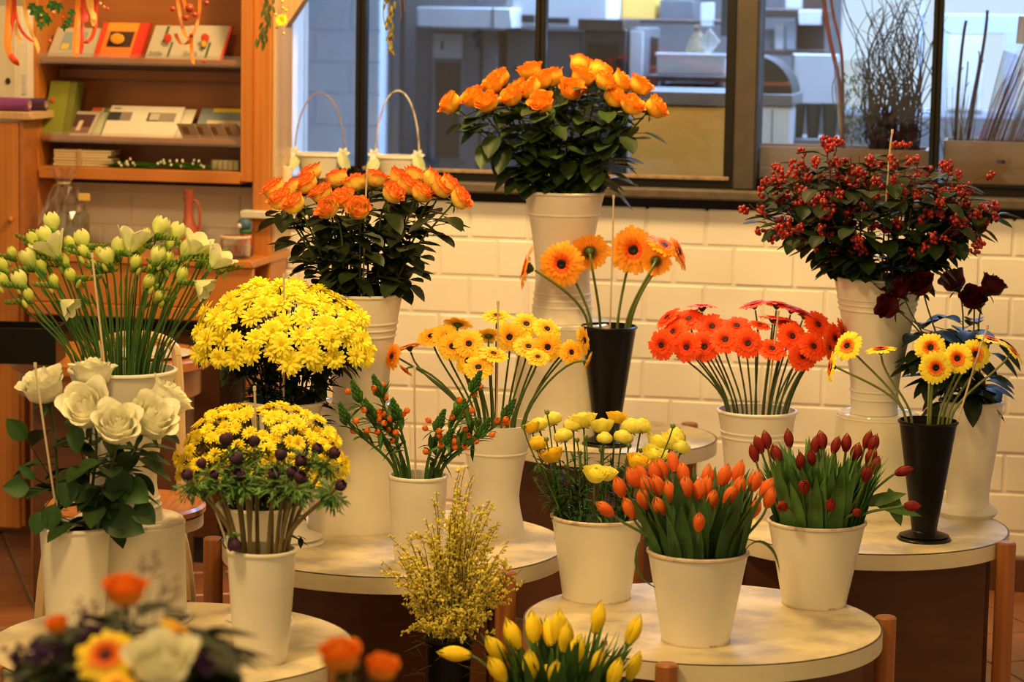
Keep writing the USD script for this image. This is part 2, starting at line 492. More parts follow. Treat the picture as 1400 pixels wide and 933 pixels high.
# sill, and the wall above the windows
sl = struct('trim_1')
z_s0, z_s1, z_r1 = wp(930, 273, -.06)[1], wp(930, 259, -.06)[1], wp(930, 243, 0)[1]
uw0 = wp(398, 250)[0]
wput(sl, 'sill_slab', box(uw0, UR, -.055, .20, z_s0, z_s1, .006), 'sill_stone')
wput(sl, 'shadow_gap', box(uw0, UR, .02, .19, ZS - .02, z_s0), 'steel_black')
wu = struct('wall_upper')
wput(wu, 'lintel', box(UL, UR + .5, 0, .2, 1.861, 3.05), 'plaster')
wput(wu, 'left_infill', box(UL, uw0 - .005, .0, .2, ZS - .02, 1.8605), 'plaster')
ce = struct('ceiling')
put(ce, 'plaster_panel', box(-3.5, 3.5, 3.0, 13, 3.05, 3.15), 'plaster')
# lamp housings on the ceiling around the lights
for i, (p, r, w, a) in enumerate(LAMPS):
    pass

# steel windows
zt = 1.86
bars = [(wp(485, 100)[0], wp(498, 100)[0]), (wp(731, 50)[0], wp(745, 50)[0]), (wp(992, 100)[0], wp(1006, 100)[0]), (wp(1273, 100)[0], wp(1287, 100)[0])]
zr0, zr1 = z_s1 - .002, z_r1


def window(n, u0, u1, left, right, zb0=None, zb1=None, v=0.02):
    a, b = zb0 or zr0, zb1 or zr1
    w = struct(f'window_{n}')
    wput(w, 'bottom_rail', box(u0, u1, v - .015, v + .035, a, b, .003), 'steel_black')
    wput(w, 'glazing_bead', box(u0 + .012, u1 - .012, v - .022, v - .012, b - .006, b + .006, .002), 'cork' if n == 2 or n == 3 else 'steel_black')
    if left: wput(w, 'stile', box(left[0], left[1], v - .015, v + .035, b, zt, .003), 'steel_black')
    if right: wput(w, 'stile', box(right[0], right[1], v - .015, v + .035, b, zt, .003), 'steel_black')
    wput(w, 'top_rail', box(u0, u1, v - .015, v + .035, zt - .03, zt, .003), 'steel_black')
    l, r = (left[1] if left else u0), (right[0] if right else u1)
    wput(w, 'pane', box(l, r, v + .008, v + .012, b, zt - .03), 'pane')


mid = lambda b: (b[0] + b[1]) / 2
window(1, uw0 + .03, mid(bars[0]), None, (bars[0][0], mid(bars[0])))
window(2, mid(bars[0]), mid(bars[1]), (mid(bars[0]), bars[0][1]), (bars[1][0], mid(bars[1])))
window(3, mid(bars[1]), bars[2][1], (mid(bars[1]), bars[1][1]), bars[2])
up0, up1 = bars[2][1] + .001, wp(1037, 100)[0]
window(4, up1, mid(bars[3]), None, (bars[3][0], mid(bars[3])), v=.05)
window(5, mid(bars[3]), UR, (mid(bars[3]), bars[3][1]), None, v=.05)
t2 = struct('trim_2')
wput(t2, 'concrete_post', box(up0, up1, -.02, .16, z_s1, zt, .006), 'concrete')

# the workshop behind the glass
ww = struct('wall_workshop')
u0, u1, z0, z1 = rect(392, 519, -60, 320, 1.2)
wput(ww, 'mortar_bed', box(u0, u1 - .002, 1.206, 1.35, 0.3, 2.7), 'blue_white_wall')
bh, bw = .112, .26
zz0 = rect(400, 480, 85, 86, 1.2)[3]
for r in range(-6, 8):
    for k in range(-2, 3):
        a = u0 + .10 + (k + .5 * (r % 2)) * bw; b = a + bw
        a, b = max(a, u0), min(b, u1)
        if b - a < .03: continue
        wput(ww, 'brick', box(a + .003, b - .003, 1.2, 1.24, zz0 + r * bh + .003, zz0 + (r + 1) * bh - .003, .004), 'blue_white_wall', smooth=False)
wf = struct('wall_far')
wput(wf, 'far_panel', box(-3.2, 4.2, 4.6, 4.7, 0, 3.0), 'far_wall')
wput(wf, 'side_panel', box(-3.3, -3.2, .21, 4.59, 0, 3.0), 'far_wall')
wput(wf, 'side_panel', box(4.1, 4.2, .21, 4.59, 0, 3.0), 'far_wall')
fw = struct('floor_workshop')
wput(fw, 'slab', box(-3.3, 4.2, .21, 4.7, -.1, -.002), 'concrete')

rl = UsdLux.RectLight.Define(stage, '/World/workshop_daylight')           # the daylight that falls into the workshop from its roof light
rl.CreateWidthAttr(2.4); rl.CreateHeightAttr(1.6); rl.CreateIntensityAttr(31); rl.CreateColorAttr(Gf.Vec3f(*DAY))
c = WO + WU * .9 + WV * 2.2 + np.array([0, 0, 2.95])
rl.AddTransformOp().Set(Gf.Matrix4d(*WU, 0, *WV, 0, 0, 0, 1, 0, *c, 1))


def wbx(name, label, cat, px, v, depth, material, extra=(), tint=None, b=.004, part='body', group=None):
    """a box-built thing of the workshop; px = x0, x1, y0, y1 of its front; extra = further parts (name, px, dv, depth, material)"""
    T = pthing(name, label, cat, *px, v, group=group)
    wput(T, part, pbox(*px, v, depth, b), material, tint=tint)
    for e in extra:
        wput(T, e[0], pbox(*e[1], v + e[2], e[3], .002), e[4], tint=e[5] if len(e) > 5 else None)
    return T


wbx('steel_column', 'dark grey steel column right of the pale block wall behind glass', 'column', (521, 549, -60, 300), 1.35, .12, 'grey_metal', [('flange', (517, 524, -60, 300), -.02, .16, 'dark_metal'), ('flange', (546, 553, -60, 300), -.02, .16, 'dark_metal')])
wbx('workshop_cupboard', 'tall grey cupboard with a narrow brown glazed opening behind the glass', 'cupboard', (553, 678, 36, 330), 2.0, .5, 'grey_metal',
    [('opening', (595, 628, 86, 214), -.012, .03, 'brown_board'), ('opening_frame', (588, 595, 80, 220), -.02, .03, 'grey_metal'), ('opening_frame', (628, 635, 80, 220), -.02, .03, 'grey_metal'), ('notice', (592, 632, 46, 80), -.006, .008, 'paper', (.50, .50, .50)), ('notice_mark', (603, 606, 56, 68), -.008, .004, 'dark_metal'), ('door_edge', (654, 658, 40, 330), -.01, .02, 'dark_metal')])
wbx('duct_hood', 'pale blue sheet-metal duct crossing above the grey cupboard', 'duct', (570, 699, 10, 38), 1.8, .35, 'pale_metal', [('seam', (672, 675, 11, 37), -.006, .01, 'grey_metal'), ('under_lip', (590, 690, 37, 41), -.004, .3, 'grey_metal')])
wbx('overhead_bin', 'dark grey hopper hanging above the pale duct', 'hopper', (556, 694, -60, 9), 1.9, .4, 'far_wall', [('rim_strip', (560, 690, 5, 9), -.01, .02, 'grey_metal')])
wbx('white_wall_cabinet', 'white wall cabinet with dark recessed handle at top of the second mullion', 'cabinet', (697, 829, -70, 36), 2.0, .4, 'pale_metal', [('handle_slot', (703, 731, 20, 31), -.006, .01, 'dark_metal'), ('handle_slot', (748, 778, 24, 32), -.006, .01, 'dark_metal'), ('lower_edge', (699, 828, 36, 41), -.01, .3, 'grey_metal')])
wbx('grey_machine_cabinet', 'grey machine cabinet below the white wall cabinet behind glass', 'cabinet', (690, 792, 42, 330), 2.1, .45, 'grey_metal', [('brown_trim', (700, 732, 93, 97), -.01, .012, 'brown_board'), ('door_line', (734, 736, 42, 300), -.006, .01, 'dark_metal'), ('plinth', (690, 792, 300, 330), -.03, .05, 'dark_metal')])
wbx('dark_machine', 'black workshop machine with sloping side left of the pale locker', 'machine', (796, 853, 40, 330), 1.7, .5, 'dark_metal', [('hood', (790, 852, 26, 42), -.04, .4, 'brown_board'), ('panel', (803, 846, 60, 110), -.01, .012, 'steel_black')])
wbx('pale_locker', 'narrow pale locker standing right of the black machine', 'locker', (856, 878, 38, 330), 1.75, .4, 'grey_metal', [('door', (858, 876, 42, 320), -.012, .014, 'pale_metal')])
wbx('red_brown_plank', 'red-brown plank leaning beside the pale locker', 'plank', (882, 897, 50, 330), 1.9, .03, 'brown_board', [('end_stripe', (882, 897, 90, 120), -.004, .005, 'terracotta')])
wbx('storage_trough', 'long pale grey trough on a dark shelf behind the glass', 'trough', (898, 992, 76, 103), 1.6, .35, 'pale_metal', [('lip', (896, 994, 73, 78), -.01, .02, 'pale_metal'), ('front_rib', (985, 992, 76, 103), -.008, .01, 'pale_metal')])
wbx('workshop_shelf', 'dark brown shelf below the long pale trough', 'shelf', (884, 994, 103, 112), 1.55, .45, 'brown_board', [('post', (975, 980, 112, 330), .02, .04, 'dark_metal'), ('post', (900, 905, 112, 330), .02, .04, 'dark_metal'), ('lower_board', (905, 975, 116, 128), .1, .3, 'dark_metal')])
wbx('high_shelf', 'dim high shelf with boxes at the top of the third pane', 'shelf', (842, 992, 26, 32), 2.3, .35, 'brown_board', [('box_pile', (850, 896, -10, 26), .05, .2, 'tan_board'), ('box_pile', (902, 948, 0, 26), .05, .2, 'grey_metal'), ('dark_stack', (986, 1003, -20, 50), -.4, .25, 'dark_metal'), ('pale_sheet', (958, 976, 4, 36), .0, .02, 'pale_metal'), ('bracket', (846, 850, 32, 70), .02, .05, 'dark_metal')])
T = pthing('paper_square', 'white square of paper standing on its corner in the trough', 'paper', 955, 984, 38, 75, 1.62)
u0, u1, z0, z1 = rect(955, 984, 38, 75, 1.62)
um, zm = (u0 + u1) / 2, (z0 + z1) / 2
d = np.array([[u0, zm], [um, z0], [u1, zm], [um, z1]])
wput(T, 'sheet', (np.vstack([np.c_[d[:, 0], np.full(4, 1.62), d[:, 1]], np.c_[d[:, 0], np.full(4, 1.628), d[:, 1]]]), np.array([[0, 1, 2], [0, 2, 3], [4, 6, 5], [4, 7, 6], [0, 4, 5], [0, 5, 1], [1, 5, 6], [1, 6, 2], [2, 6, 7], [2, 7, 3], [3, 7, 4], [3, 4, 0]])), 'paper', tint=(.75, .74, .70), smooth=False)
wput(T, 'fold', box(um - .003, um + .003, 1.615, 1.621, z0 + .01, z1 - .01, .001), 'paper', tint=(.6, .6, .58))
T = pthing('burlap_sack', 'brown pointed sack standing behind the trough', 'sack', 938, 966, 34, 78, 1.75)
u0, u1, z0, z1 = rect(938, 966, 34, 78, 1.75)
m = lathe([(0, 0), (.040, 0), (.044, .02), (.03, .06), (.012, .095), (.010, .105), (.018, .118), (0, .118)], 18)
wput(T, 'sack', (m[0] + [(u0 + u1) / 2, 1.78, z0], m[1]), 'cork')
m = lathe([(.0122, .096), (.014, .098), (.0122, .101)], 14)
wput(T, 'tie', (m[0] + [(u0 + u1) / 2, 1.78, z0], m[1]), 'brown_board')
# tan counter just behind the glass
wbx('wood_counter', 'honey tan counter with grey worktop behind the third window pane', 'counter', (862, 992, 145, 247), .30, .5, 'tan_board', [('worktop', (858, 994, 126, 144), -.02, .54, 'grey_metal'), ('base_strip', (864, 992, 240, 247), -.006, .01, 'pine_pale'), ('leg_frame', (866, 990, 247, 560), .05, .4, 'brown_board')])
# right-hand part
wbx('white_base_unit', 'small white base unit with grey top right of the concrete post', 'cabinet', (1030, 1078, 146, 330), 1.1, .35, 'pale_metal', [('worktop', (1028, 1083, 129, 145), -.02, .4, 'grey_metal'), ('door_gap', (1053, 1054, 150, 320), -.004, .006, 'dark_metal')])
wbx('bottle_rack', 'brown rack with pale bottles and packets at top right of the concrete post', 'rack', (1036, 1128, 12, 24), 2.2, .3, 'brown_board',
    [('board', (1036, 1128, 68, 76), 0, .3, 'brown_board'), ('upright', (1088, 1128, -30, 74), .1, .05, 'brown_board'), ('packet', (1092, 1122, 14, 34), -.02, .06, 'pale_metal'), ('packet', (1060, 1072, 34, 68), .05, .06, 'pale_metal'), ('packet', (1076, 1088, 30, 68), .05, .06, 'blue_white_wall'), ('packet', (1044, 1056, 40, 68), .05, .06, 'grey_metal'), ('packet', (1048, 1060, -20, 12), .05, .06, 'grey_metal'), ('packet', (1074, 1096, -20, 12), .05, .06, 'pale_metal')])
wbx('pale_board', 'large pale board leaning under the bottle rack behind glass', 'board', (1082, 1146, 74, 142), 1.9, .03, 'pale_metal', [('edge_trim', (1082, 1085, 74, 142), -.006, .01, 'grey_metal'), ('foot_board', (1082, 1146, 142, 330), 0, .03, 'grey_metal')])
T = pthing('dark_hood', 'rounded black hood standing on the small white base unit', 'hood', 1036, 1086, 76, 131, 1.15)
u0, u1, z0, z1 = rect(1030, 1086, 76, 131, 1.2)
q = [(u0, z0)] + [(u0 + (u1 - u0) * math.sin(t), z0 + (z1 - z0) * math.cos(t)) for t in np.linspace(0, math.pi / 2, 10)]
n = len(q)
v = np.array([[a, 1.15, b] for a, b in q] + [[a, 1.45, b] for a, b in q])
f = [[0, i, i + 1] for i in range(1, n - 1)] + [[n, n + i + 1, n + i] for i in range(1, n - 1)] + sum([[[i, n + i, n + (i + 1) % n], [i, n + (i + 1) % n, (i + 1) % n]] for i in range(n)], [])
wput(T, 'shell', (v, np.array(f)), 'dark_metal')
wput(T, 'red_band', pbox(1038, 1080, 112, 118, 1.143, .008), 'terracotta')
for i, (a, b) in enumerate(((1080, 1100), (1100, 1122), (1122, 1146))):
    T = pthing('flower_bucket', f'dark green plastic bucket in the workshop, {nth(i, 3)} of three', 'bucket', a, b, 142, 190, 1.3)
    u0, u1, z0, z1 = rect(a, b, 142, 190, 1.3); r = (u1 - u0) / 2
    wput(T, 'body', (lathe([(0, 0), (r * .7, 0), (r, z1 - z0), (r * .92, z1 - z0), (r * .64, .01), (0, .01)], 20)[0] + [(u0 + u1) / 2, 1.3 + r, z0], lathe([(0, 0)] * 6, 20)[1]), 'painted', tint=(.02, .035, .03))
    wput(T, 'rim', (lathe([(r * 1.0, z1 - z0 - .006), (r * 1.06, z1 - z0 - .003), (r * 1.0, z1 - z0 + .002), (r * .92, z1 - z0)], 20)[0] + [(u0 + u1) / 2, 1.3 + r, z0], lathe([(0, 0)] * 4, 20)[1]), 'painted', tint=(.03, .05, .045))
wbx('bucket_bench', 'low bench carrying the dark green workshop buckets', 'bench', (1078, 1150, 190, 200), 1.25, .3, 'grey_metal', [('leg', (1084, 1090, 200, 420), .02, .04, 'dark_metal'), ('leg', (1142, 1148, 200, 420), .02, .04, 'dark_metal')])
w7 = struct('window_6')
u0, u1, z0, z1 = rect(1150, 1400, -40, 152, 2.6)
wput(w7, 'bright_pane', box(u0, u1 + .6, 2.6, 2.61, z0, z1), 'daylight')
for a, b, c_, d_ in ((1286, 1404, 20, 46), (1286, 1294, 46, 152), (1372, 1392, 46, 160), (1150, 1400, 150, 160), (1256, 1262, -40, 152)):
    wput(w7, 'frame_bar', pbox(a, b, c_, d_, 2.55, .04), 'blue_white_wall')
wput(w7, 'blind_slab', pbox(1296, 1345, 50, 150, 2.54, .02), 'plaster')
wput(w7, 'parapet', pbox(1086, 1480, 160, 420, 2.55, .1), 'far_wall')
# crates on the sill
for a, b, c_, d_, v0, lab in ((1027, 1268, 203, 256, .10, 'long pine crate on the sill left of the last mullion'), (1289, 1440, 194, 257, .09, 'pine crate with hand hole on the sill at the right edge')):
    u0, u1, z0, z1 = rect(a, b, c_, d_, v0); z0 = z_s1
    T = wthing('wooden_crate', lab, 'crate', (u0 + u1) / 2, v0, z0)
    hole = b > 1300
    if hole:
        h0, h1, hz0, hz1 = rect(1363, 1374, 219, 224, v0)
        for q in (box(u0, h0, v0, v0 + .01, z0, z1, .001), box(h1, u1, v0, v0 + .01, z0, z1, .001), box(h0, h1, v0, v0 + .01, z0, hz0), box(h0, h1, v0, v0 + .01, hz1, z1)):
            wput(T, 'front_board', q, 'crate_wood')
    else:
        wput(T, 'front_board', box(u0, u1, v0, v0 + .01, z0, (z0 + z1) / 2 - .001, .001), 'crate_wood')
        wput(T, 'front_board', box(u0, u1, v0, v0 + .01, (z0 + z1) / 2 + .001, z1, .001), 'crate_wood')
    wput(T, 'rear_board', box(u0, u1, v0 + .2, v0 + .21, z0, z1, .001), 'crate_wood')
    for e in (u0, u1 - .01): wput(T, 'end_board', box(e, e + .01, v0 + .01, v0 + .2, z0, z1, .001), 'crate_wood')
    wput(T, 'bottom_board', box(u0, u1, v0, v0 + .21, z0 - .0005, z0 + .006, .001), 'crate_wood')


def wpt(px, py, v):
    u, z = wp(px, py, v); return np.array([u, v, z])


def wtube(T, name, pix, v, r, material, n=5, wob=0.0, **k):
    pts = np.array([wpt(a, b, v + (rng.uniform(-wob, wob) if wob else 0)) for a, b in pix])
    if len(pts) > 2:
        from scipy.interpolate import CubicSpline
        s = np.linspace(0, 1, len(pts)); pts = CubicSpline(s, pts)(np.linspace(0, 1, 4 * len(pts)))
    r = np.asarray(r, float) * np.ones(2); r = np.linspace(r[0], r[-1], len(pts))
    return wput(T, name, tube(pts, r, n), material, **k)


# canes and twigs standing in the crates
for i, px in enumerate((((1147, 108), (1136, 60), (1125, -20)), ((1151, 76), (1144, 40), (1134, -20)))):
    T = wthing('red_cane', f'{("thicker", "thinner")[i]} glossy red cane rising behind the cellophane bunch', 'cane', *wpt(1145, 200, .2 + .03 * i))
    wtube(T, 'cane', ((1152 + 4 * i, 230), (1150 + 3 * i, 150)) + px, .2 + .03 * i, .0065 - .002 * i, 'twig_red', 7)
    wtube(T, 'side_shoot', ((1146, 100), (1138, 120), (1142, 150)), .2 + .03 * i, .0015, 'twig_brown')
T = wthing('cellophane_bunch', 'cellophane-wrapped bunch of fine green sprigs in the left crate', 'bunch', *wpt(1170, 240, .2))
fo = []
for k in range(240):
    a = wpt(rng.uniform(1150, 1186), rng.uniform(105, 200), .2 + rng.uniform(-.02, .02))
    d = rng.normal(size=3) * .5 + [0, 0, 1]
    fo.append(leaf(a, d, rng.normal(size=3), .022, .006, .2, (.10, .17, .04), nv=3))
wput(T, 'sprigs', join(fo), 'leaf', kind='stuff')
cn = [wpt(1162, 250, .2), wpt(1168, 180, .2), wpt(1166, 120, .2), wpt(1160, 82, .2)]
wput(T, 'wrapper', tube(cn, [.02, .045, .055, .045], 12, cap=False), 'film')
T = wthing('curly_willow', 'dark curly willow twigs fanning out in the left crate', 'twigs', *wpt(1225, 240, .2))
for k in range(140):
    x0 = rng.uniform(1194, 1252); x1 = 1222 + (x0 - 1222) * rng.uniform(.8, 2.0); yt = rng.uniform(-30, 170); ff = rng.uniform(5, 13)
    pix = [(x0 + (x1 - x0) * s + (8 + 12 * s) * math.sin(s * ff + k) * s, 235 + (yt - 235) * s) for s in np.linspace(0, 1, 7)]
    if k % 3 == 0: pix += [(pix[-1][0] + rng.uniform(-14, 18), pix[-1][1] + rng.uniform(-6, 14)), (pix[-1][0] + rng.uniform(-6, 26), pix[-1][1] + rng.uniform(8, 26))]
    wtube(T, 'twig', pix, .18 + rng.uniform(-.03, .05), (.0030, .0008), 'twig_dark', 4, .006)
for i, pix in enumerate((((1306, 190), (1312, 100), (1321, 28)), ((1324, 185), (1340, 90), (1350, 14)), ((1318, 190), (1334, 110), (1337, 70)), ((1312, 190), (1320, 120), (1323, 84)))):
    T = wthing('dark_stick', f'black bark stick in the right crate, {nth(i, 4)}', 'stick', *wpt(1315, 230, .2))
    wtube(T, 'stick', ((pix[0][0] - 2, 240),) + pix, .2 + .02 * i, (.006, .0045) if i < 2 else (.003, .002), 'twig_dark', 7)
    wtube(T, 'bud_spur', (pix[1], (pix[1][0] + 5, pix[1][1] - 8)), .2 + .02 * i, .0014, 'twig_dark', 4)
T = wthing('pale_twig_bunch', 'bunch of pale branching twigs behind the right crate', 'twigs', *wpt(1310, 240, .22))
for k in range(26):
    x0 = rng.uniform(1296, 1330); x1 = x0 + rng.uniform(-28, 26)
    wtube(T, 'twig', ((x0, 240), ((x0 + x1) / 2 + rng.uniform(-4, 4), 200), (x1, rng.uniform(105, 180))), .19 + rng.uniform(-.02, .03), (.0022, .0007), 'twig_brown' if k % 2 else 'wicker_white', 4, .003)
T = wthing('red_twig_bouquet', 'red-brown twig bouquet in slanting cellophane at right edge', 'bouquet', *wpt(1370, 240, .2))
for k in range(46):
    x0 = rng.uniform(1325, 1385); s = rng.uniform(0, 1)
    wtube(T, 'twig', ((x0, 236), (x0 + 18 + 14 * s, 170 - 20 * s), (x0 + 45 + 25 * s, 110 - 60 * s)), .18 + rng.uniform(-.03, .04), (.0022, .0008), ('twig_red', 'twig_dark', 'twig_brown')[k % 3], 4, .004)
wput(T, 'wrapper', tube([wpt(1345, 245, .19), wpt(1372, 170, .19), wpt(1405, 80, .19)], [.03, .055, .075], 12, cap=False), 'film')
wput(T, 'straw_tie', tube([wpt(1396, 60, .17), wpt(1399, 22, .17)], [.016, .014], 10), 'stick_pale')

# ------------------------------------------------------------------ left: pine post, shelf unit, counter
tp = struct('trim_3')
u0, u1, _, _ = rect(345, 371, 100, 200, -.22)
wput(tp, 'pine_post', box(u0, u1, -.22, -.05, 0, 2.7, .004), 'pine')
wput(tp, 'pale_side_board', box(u1 - .012, rect(396, 398, 100, 200, -.03)[0], -.045, .0, ZS - .12, 2.7, .002), 'pine_pale')
wput(tp, 'side_face_board', box(u1 + .0005, u1 + .012, -.215, -.04, ZS - .15, 2.7, .002), 'pine_pale')
a, b = wpt(396, 32, -.1), wpt(424, -10, -.1)
d = (b - a) / np.linalg.norm(b - a); nn = np.array([-d[2], 0, d[0]])
q = [a - d * .05 , a - d * .05 + nn * .09, b + d * .3 + nn * .09, b + d * .3]
v = np.array([[x, -.12, z] for x, _, z in q] + [[x, -.06, z] for x, _, z in q])
wput(tp, 'brace', (v, box(0, 1, 0, 1, 0, 1)[1] * 0 + np.array([[0, 1, 2], [0, 2, 3], [4, 6, 5], [4, 7, 6], [0, 4, 5], [0, 5, 1], [1, 5, 6], [1, 6, 2], [2, 6, 7], [2, 7, 3], [3, 7, 4], [3, 4, 0]])), 'pine_pale', smooth=False)

VS = -.24
su = pthing('shelf_unit', 'open pine wall shelf unit with cards and napkins at the upper left', 'shelf unit', 36, 344, -60, 249, VS)
wput(su, 'side_panel', pbox(329, 344, -120, 249, VS, .235), 'pine')
wput(su, 'side_panel', pbox(34, 52, -120, 430, VS + .02, .215), 'pine')
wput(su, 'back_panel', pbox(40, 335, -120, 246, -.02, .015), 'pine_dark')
zb0, zb1 = rect(74, 328, 232, 248, VS)[2:]
ua, ub = rect(52, 329, 100, 200, VS)[:2]
wput(su, 'shelf_board', box(ua, ub, VS, -.02, zb0, zb1, .002), 'pine_flat', label='bottom shelf board')
ztop = []
for y0, y1 in ((189, 196), (80, 88)):
    z0, z1 = rect(62, 329, y0, y1, VS)[2:]
    ztop.append(z1)
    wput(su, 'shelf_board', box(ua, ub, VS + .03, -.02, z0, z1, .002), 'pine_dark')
    wput(su, 'clear_lip', box(ua, ub, VS + .005, VS + .009, z0 - .004, z1 + .012, .001), 'film')
wput(su, 'rail', box(ua, ub, -.06, -.02, *rect(62, 329, 96, 108, -.03)[2:]), 'pine_dark')
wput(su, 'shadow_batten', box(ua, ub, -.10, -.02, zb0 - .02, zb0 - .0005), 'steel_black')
SV = -.16                                               # where the cards stand


def card(name, label, px, v, face, prints=(), slant=.02, cat='card', thick=.006, side=None, zbase=None):
    u0, u1, z0, z1 = rect(*px, v)
    if zbase is not None: z0 = zbase
    T = wthing(name, label, cat, (u0 + u1) / 2, v, z0)

    def pane(a0, a1, b0, b1, d0, d1):
        m = box(a0, a1, v + d0, v + d1, b0, b1)
        s = (m[0][:, 2] - z0) / max(z1 - z0, 1e-6)
        m[0][:, 1] += s * slant * 2.2; m[0][:, 0] += s * slant
        return m
    wput(T, 'sheet', pane(u0, u1, z0, z1, 0, thick), 'paper', tint=face, smooth=False)
    if side: wput(T, 'spine', pane(u1, u1 + .008, z0, z1, -.0005, thick + .01), 'paper', tint=side, smooth=False)
    for k, (nm, fx0, fx1, fz0, fz1, t) in enumerate(prints):
        W_, H_ = u1 - u0, z1 - z0
        wput(T, nm, pane(u0 + W_ * fx0, u0 + W_ * fx1, z0 + H_ * fz0, z0 + H_ * fz1, -.0006 - .0003 * k, 0), 'paper', tint=t, smooth=False)
    return T


def card_text(T, px, py, v, text, h, tint, slant=.02):
    m = meshkit.text_mesh(text, h, .0006)
    v_ = np.array(m.vertices); p = wpt(px, py, v)
    q = np.c_[p[0] + v_[:, 0] + v_[:, 1] * .2, p[1] - .0015 - v_[:, 2] + v_[:, 1] * .8, p[2] + v_[:, 1]]
    wput(T, 'lettering', (q, np.array(m.faces)), 'paper', tint=tint, smooth=False)


W_, R_, G_ = (.46, .42, .34), (.55, .05, .03), (.04, .10, .03)
card('greeting_card', 'white greeting card with blue picture behind the hanging ribbons', (64, 127, 38, 79), SV, W_, (('picture', .2, .7, .22, .85, (.25, .33, .36)), ('print_flower', .24, .38, .26, .44, (.8, .5, .05)), ('print_flower', .55, .68, .3, .5, (.7, .25, .08))), zbase=ztop[1])
T = card('gift_card', 'orange and red card with yellow rose picture on top shelf', (127, 188, 31, 79), SV, (.75, .20, .03), (('side_band', .82, 1, .0, 1, (.62, .04, .015)), ('top_band', .12, .80, .76, .99, (.72, .30, .04)), ('picture', .22, .76, .30, .74, (.05, .03, .02)), ('side_band', 0, .12, 0, 1, (.62, .06, .02))), zbase=ztop[1], side=(.5, .03, .01))
m = ball(wpt(159, 53, SV - .003) + [0, .008, 0], .019, 1, (.75, .34, .04), (1.25, .14, .9))
wput(T, 'print_rose', m, 'paper')
for i, (x0, x1) in enumerate(((198, 246), (246, 300))):
    T = card('tulip_card', ('white card with red tulip, left of the pair on top shelf', 'white card with red and yellow tulip and red spine on top shelf')[i], (x0, x1, 35, 79), SV + .004 * i, W_, (('print_stem', .60, .66, .04, .5, G_), ('print_leaf', .34, .42, .5, .98, G_) if i == 0 else ('print_leaf', .45, .56, .3, .7, G_)), side=(.6, .08, .05) if i else None, zbase=ztop[1])
    wput(T, 'print_bloom', ball(wpt(x0 + (30, 33)[i], 52, SV) + [.001, .006, 0], .0135, 1, R_, (1, .12, 1.1)), 'paper')
    if i: wput(T, 'print_bloom', ball(wpt(x0 + 32, 60, SV) + [.001, .003, 0], .008, 1, (.75, .40, .03), (1, .12, 1.3)), 'paper')
    card_text(T, x0 + (4, 4)[i], 75, SV, 'Grüße', .011, (.10, .12, .06))
T = pthing('green_box', 'tall slim green gift box leaning at left on middle shelf', 'box', 58, 97, 111, 186, SV - .02)
u0, u1, z0, z1 = rect(57, 84, 111, 186, SV - .02); z0 = ztop[0]
m = box(u0, u1, SV - .02, SV + .05, z0, z1, .001); s = (m[0][:, 2] - z0) / (z1 - z0); m[0][:, 0] += s * .022; m[0][:, 1] += s * .02
wput(T, 'carton', m, 'paper', tint=(.24, .27, .035), smooth=False)
m = box(u1 + .0005, u1 + .022, SV - .019, SV + .05, z0, z1 - .002, .001); s = (m[0][:, 2] - z0) / (z1 - z0); m[0][:, 0] += s * .022; m[0][:, 1] += s * .02
wput(T, 'side_flap', m, 'paper', tint=(.17, .19, .03), smooth=False)
wput(T, 'print_bloom', ball(wpt(70, 137, SV - .021) + [0, .010, 0], .008, 1, (.6, .10, .03), (1, .2, 1)), 'paper')
card('photo_card', 'white card with dark photo of a vase on middle shelf', (83, 123, 153, 187), SV - .01, W_, (('photo', .18, .88, .08, .88, (.085, .035, .03)), ('photo_ground', .18, .88, .08, .35, (.22, .12, .09)), ('photo_vase', .42, .56, .2, .62, (.62, .5, .42))), zbase=ztop[0])
card('pale_green_card', 'pale green card with red floral top behind the photo card', (112, 142, 148, 187), SV + .012, (.52, .55, .40), (('print_floral', .0, .45, .84, 1, (.7, .12, .03)), ('print_floral', .55, .75, .84, 1, (.15, .25, .05)), ('print_floral', .78, 1, .84, 1, (.7, .2, .03))), zbase=ztop[0])
card('condolence_card', 'white card with two grey photos wrapped in film on middle shelf', (138, 238, 146, 188), SV - .014, (.68, .65, .57), (('photo', .0, .17, .52, .80, (.04, .04, .04)), ('photo', .17, .32, .52, .80, (.25, .2, .17)), ('photo', .54, .70, .52, .80, (.04, .04, .04)), ('photo', .70, .92, .52, .80, (.28, .25, .2)), ('print_line', .05, .14, .90, .94, (.25, .24, .22)), ('print_oval', .57, .70, .56, .78, (.5, .45, .38))), zbase=ztop[0])
card('blank_card', 'plain white card sticking out behind the condolence card', (230, 254, 150, 190), SV + .01, (.72, .68, .58), (('print_line', .1, .2, .1, .9, (.55, .5, .42)),), zbase=ztop[0])
card('landscape_card', 'blue and yellow card leaning behind the sachets on middle shelf', (262, 327, 149, 187), SV + .015, (.22, .27, .30), (('yellow_band', .25, 1, .88, 1, (.75, .55, .03)), ('print_cloud', .2, .95, .45, .6, (.62, .55, .4)), ('print_patch', .6, .7, .5, .58, (.7, .4, .05))), zbase=ztop[0])
for i in range(4):
    x = 250 + i * 19
    T = card('seed_sachet', f'brown film seed sachet on middle shelf, {nth(i, 4)}', (x, x + 24, 169, 192), SV - .03 + .006 * i, (.34, .25, .17), (('print_patch', .2, .55, .3, .8, (.16, .10, .05)),), slant=-.012, thick=.01, cat='sachet', zbase=ztop[0])
T = pthing('napkin_stack', 'stack of cream napkins tied with a band on bottom shelf', 'napkins', 70, 152, 205, 232, SV - .03)
u0, u1, z0, z1 = rect(71, 148, 205, 231, SV - .03); z0 = zb1
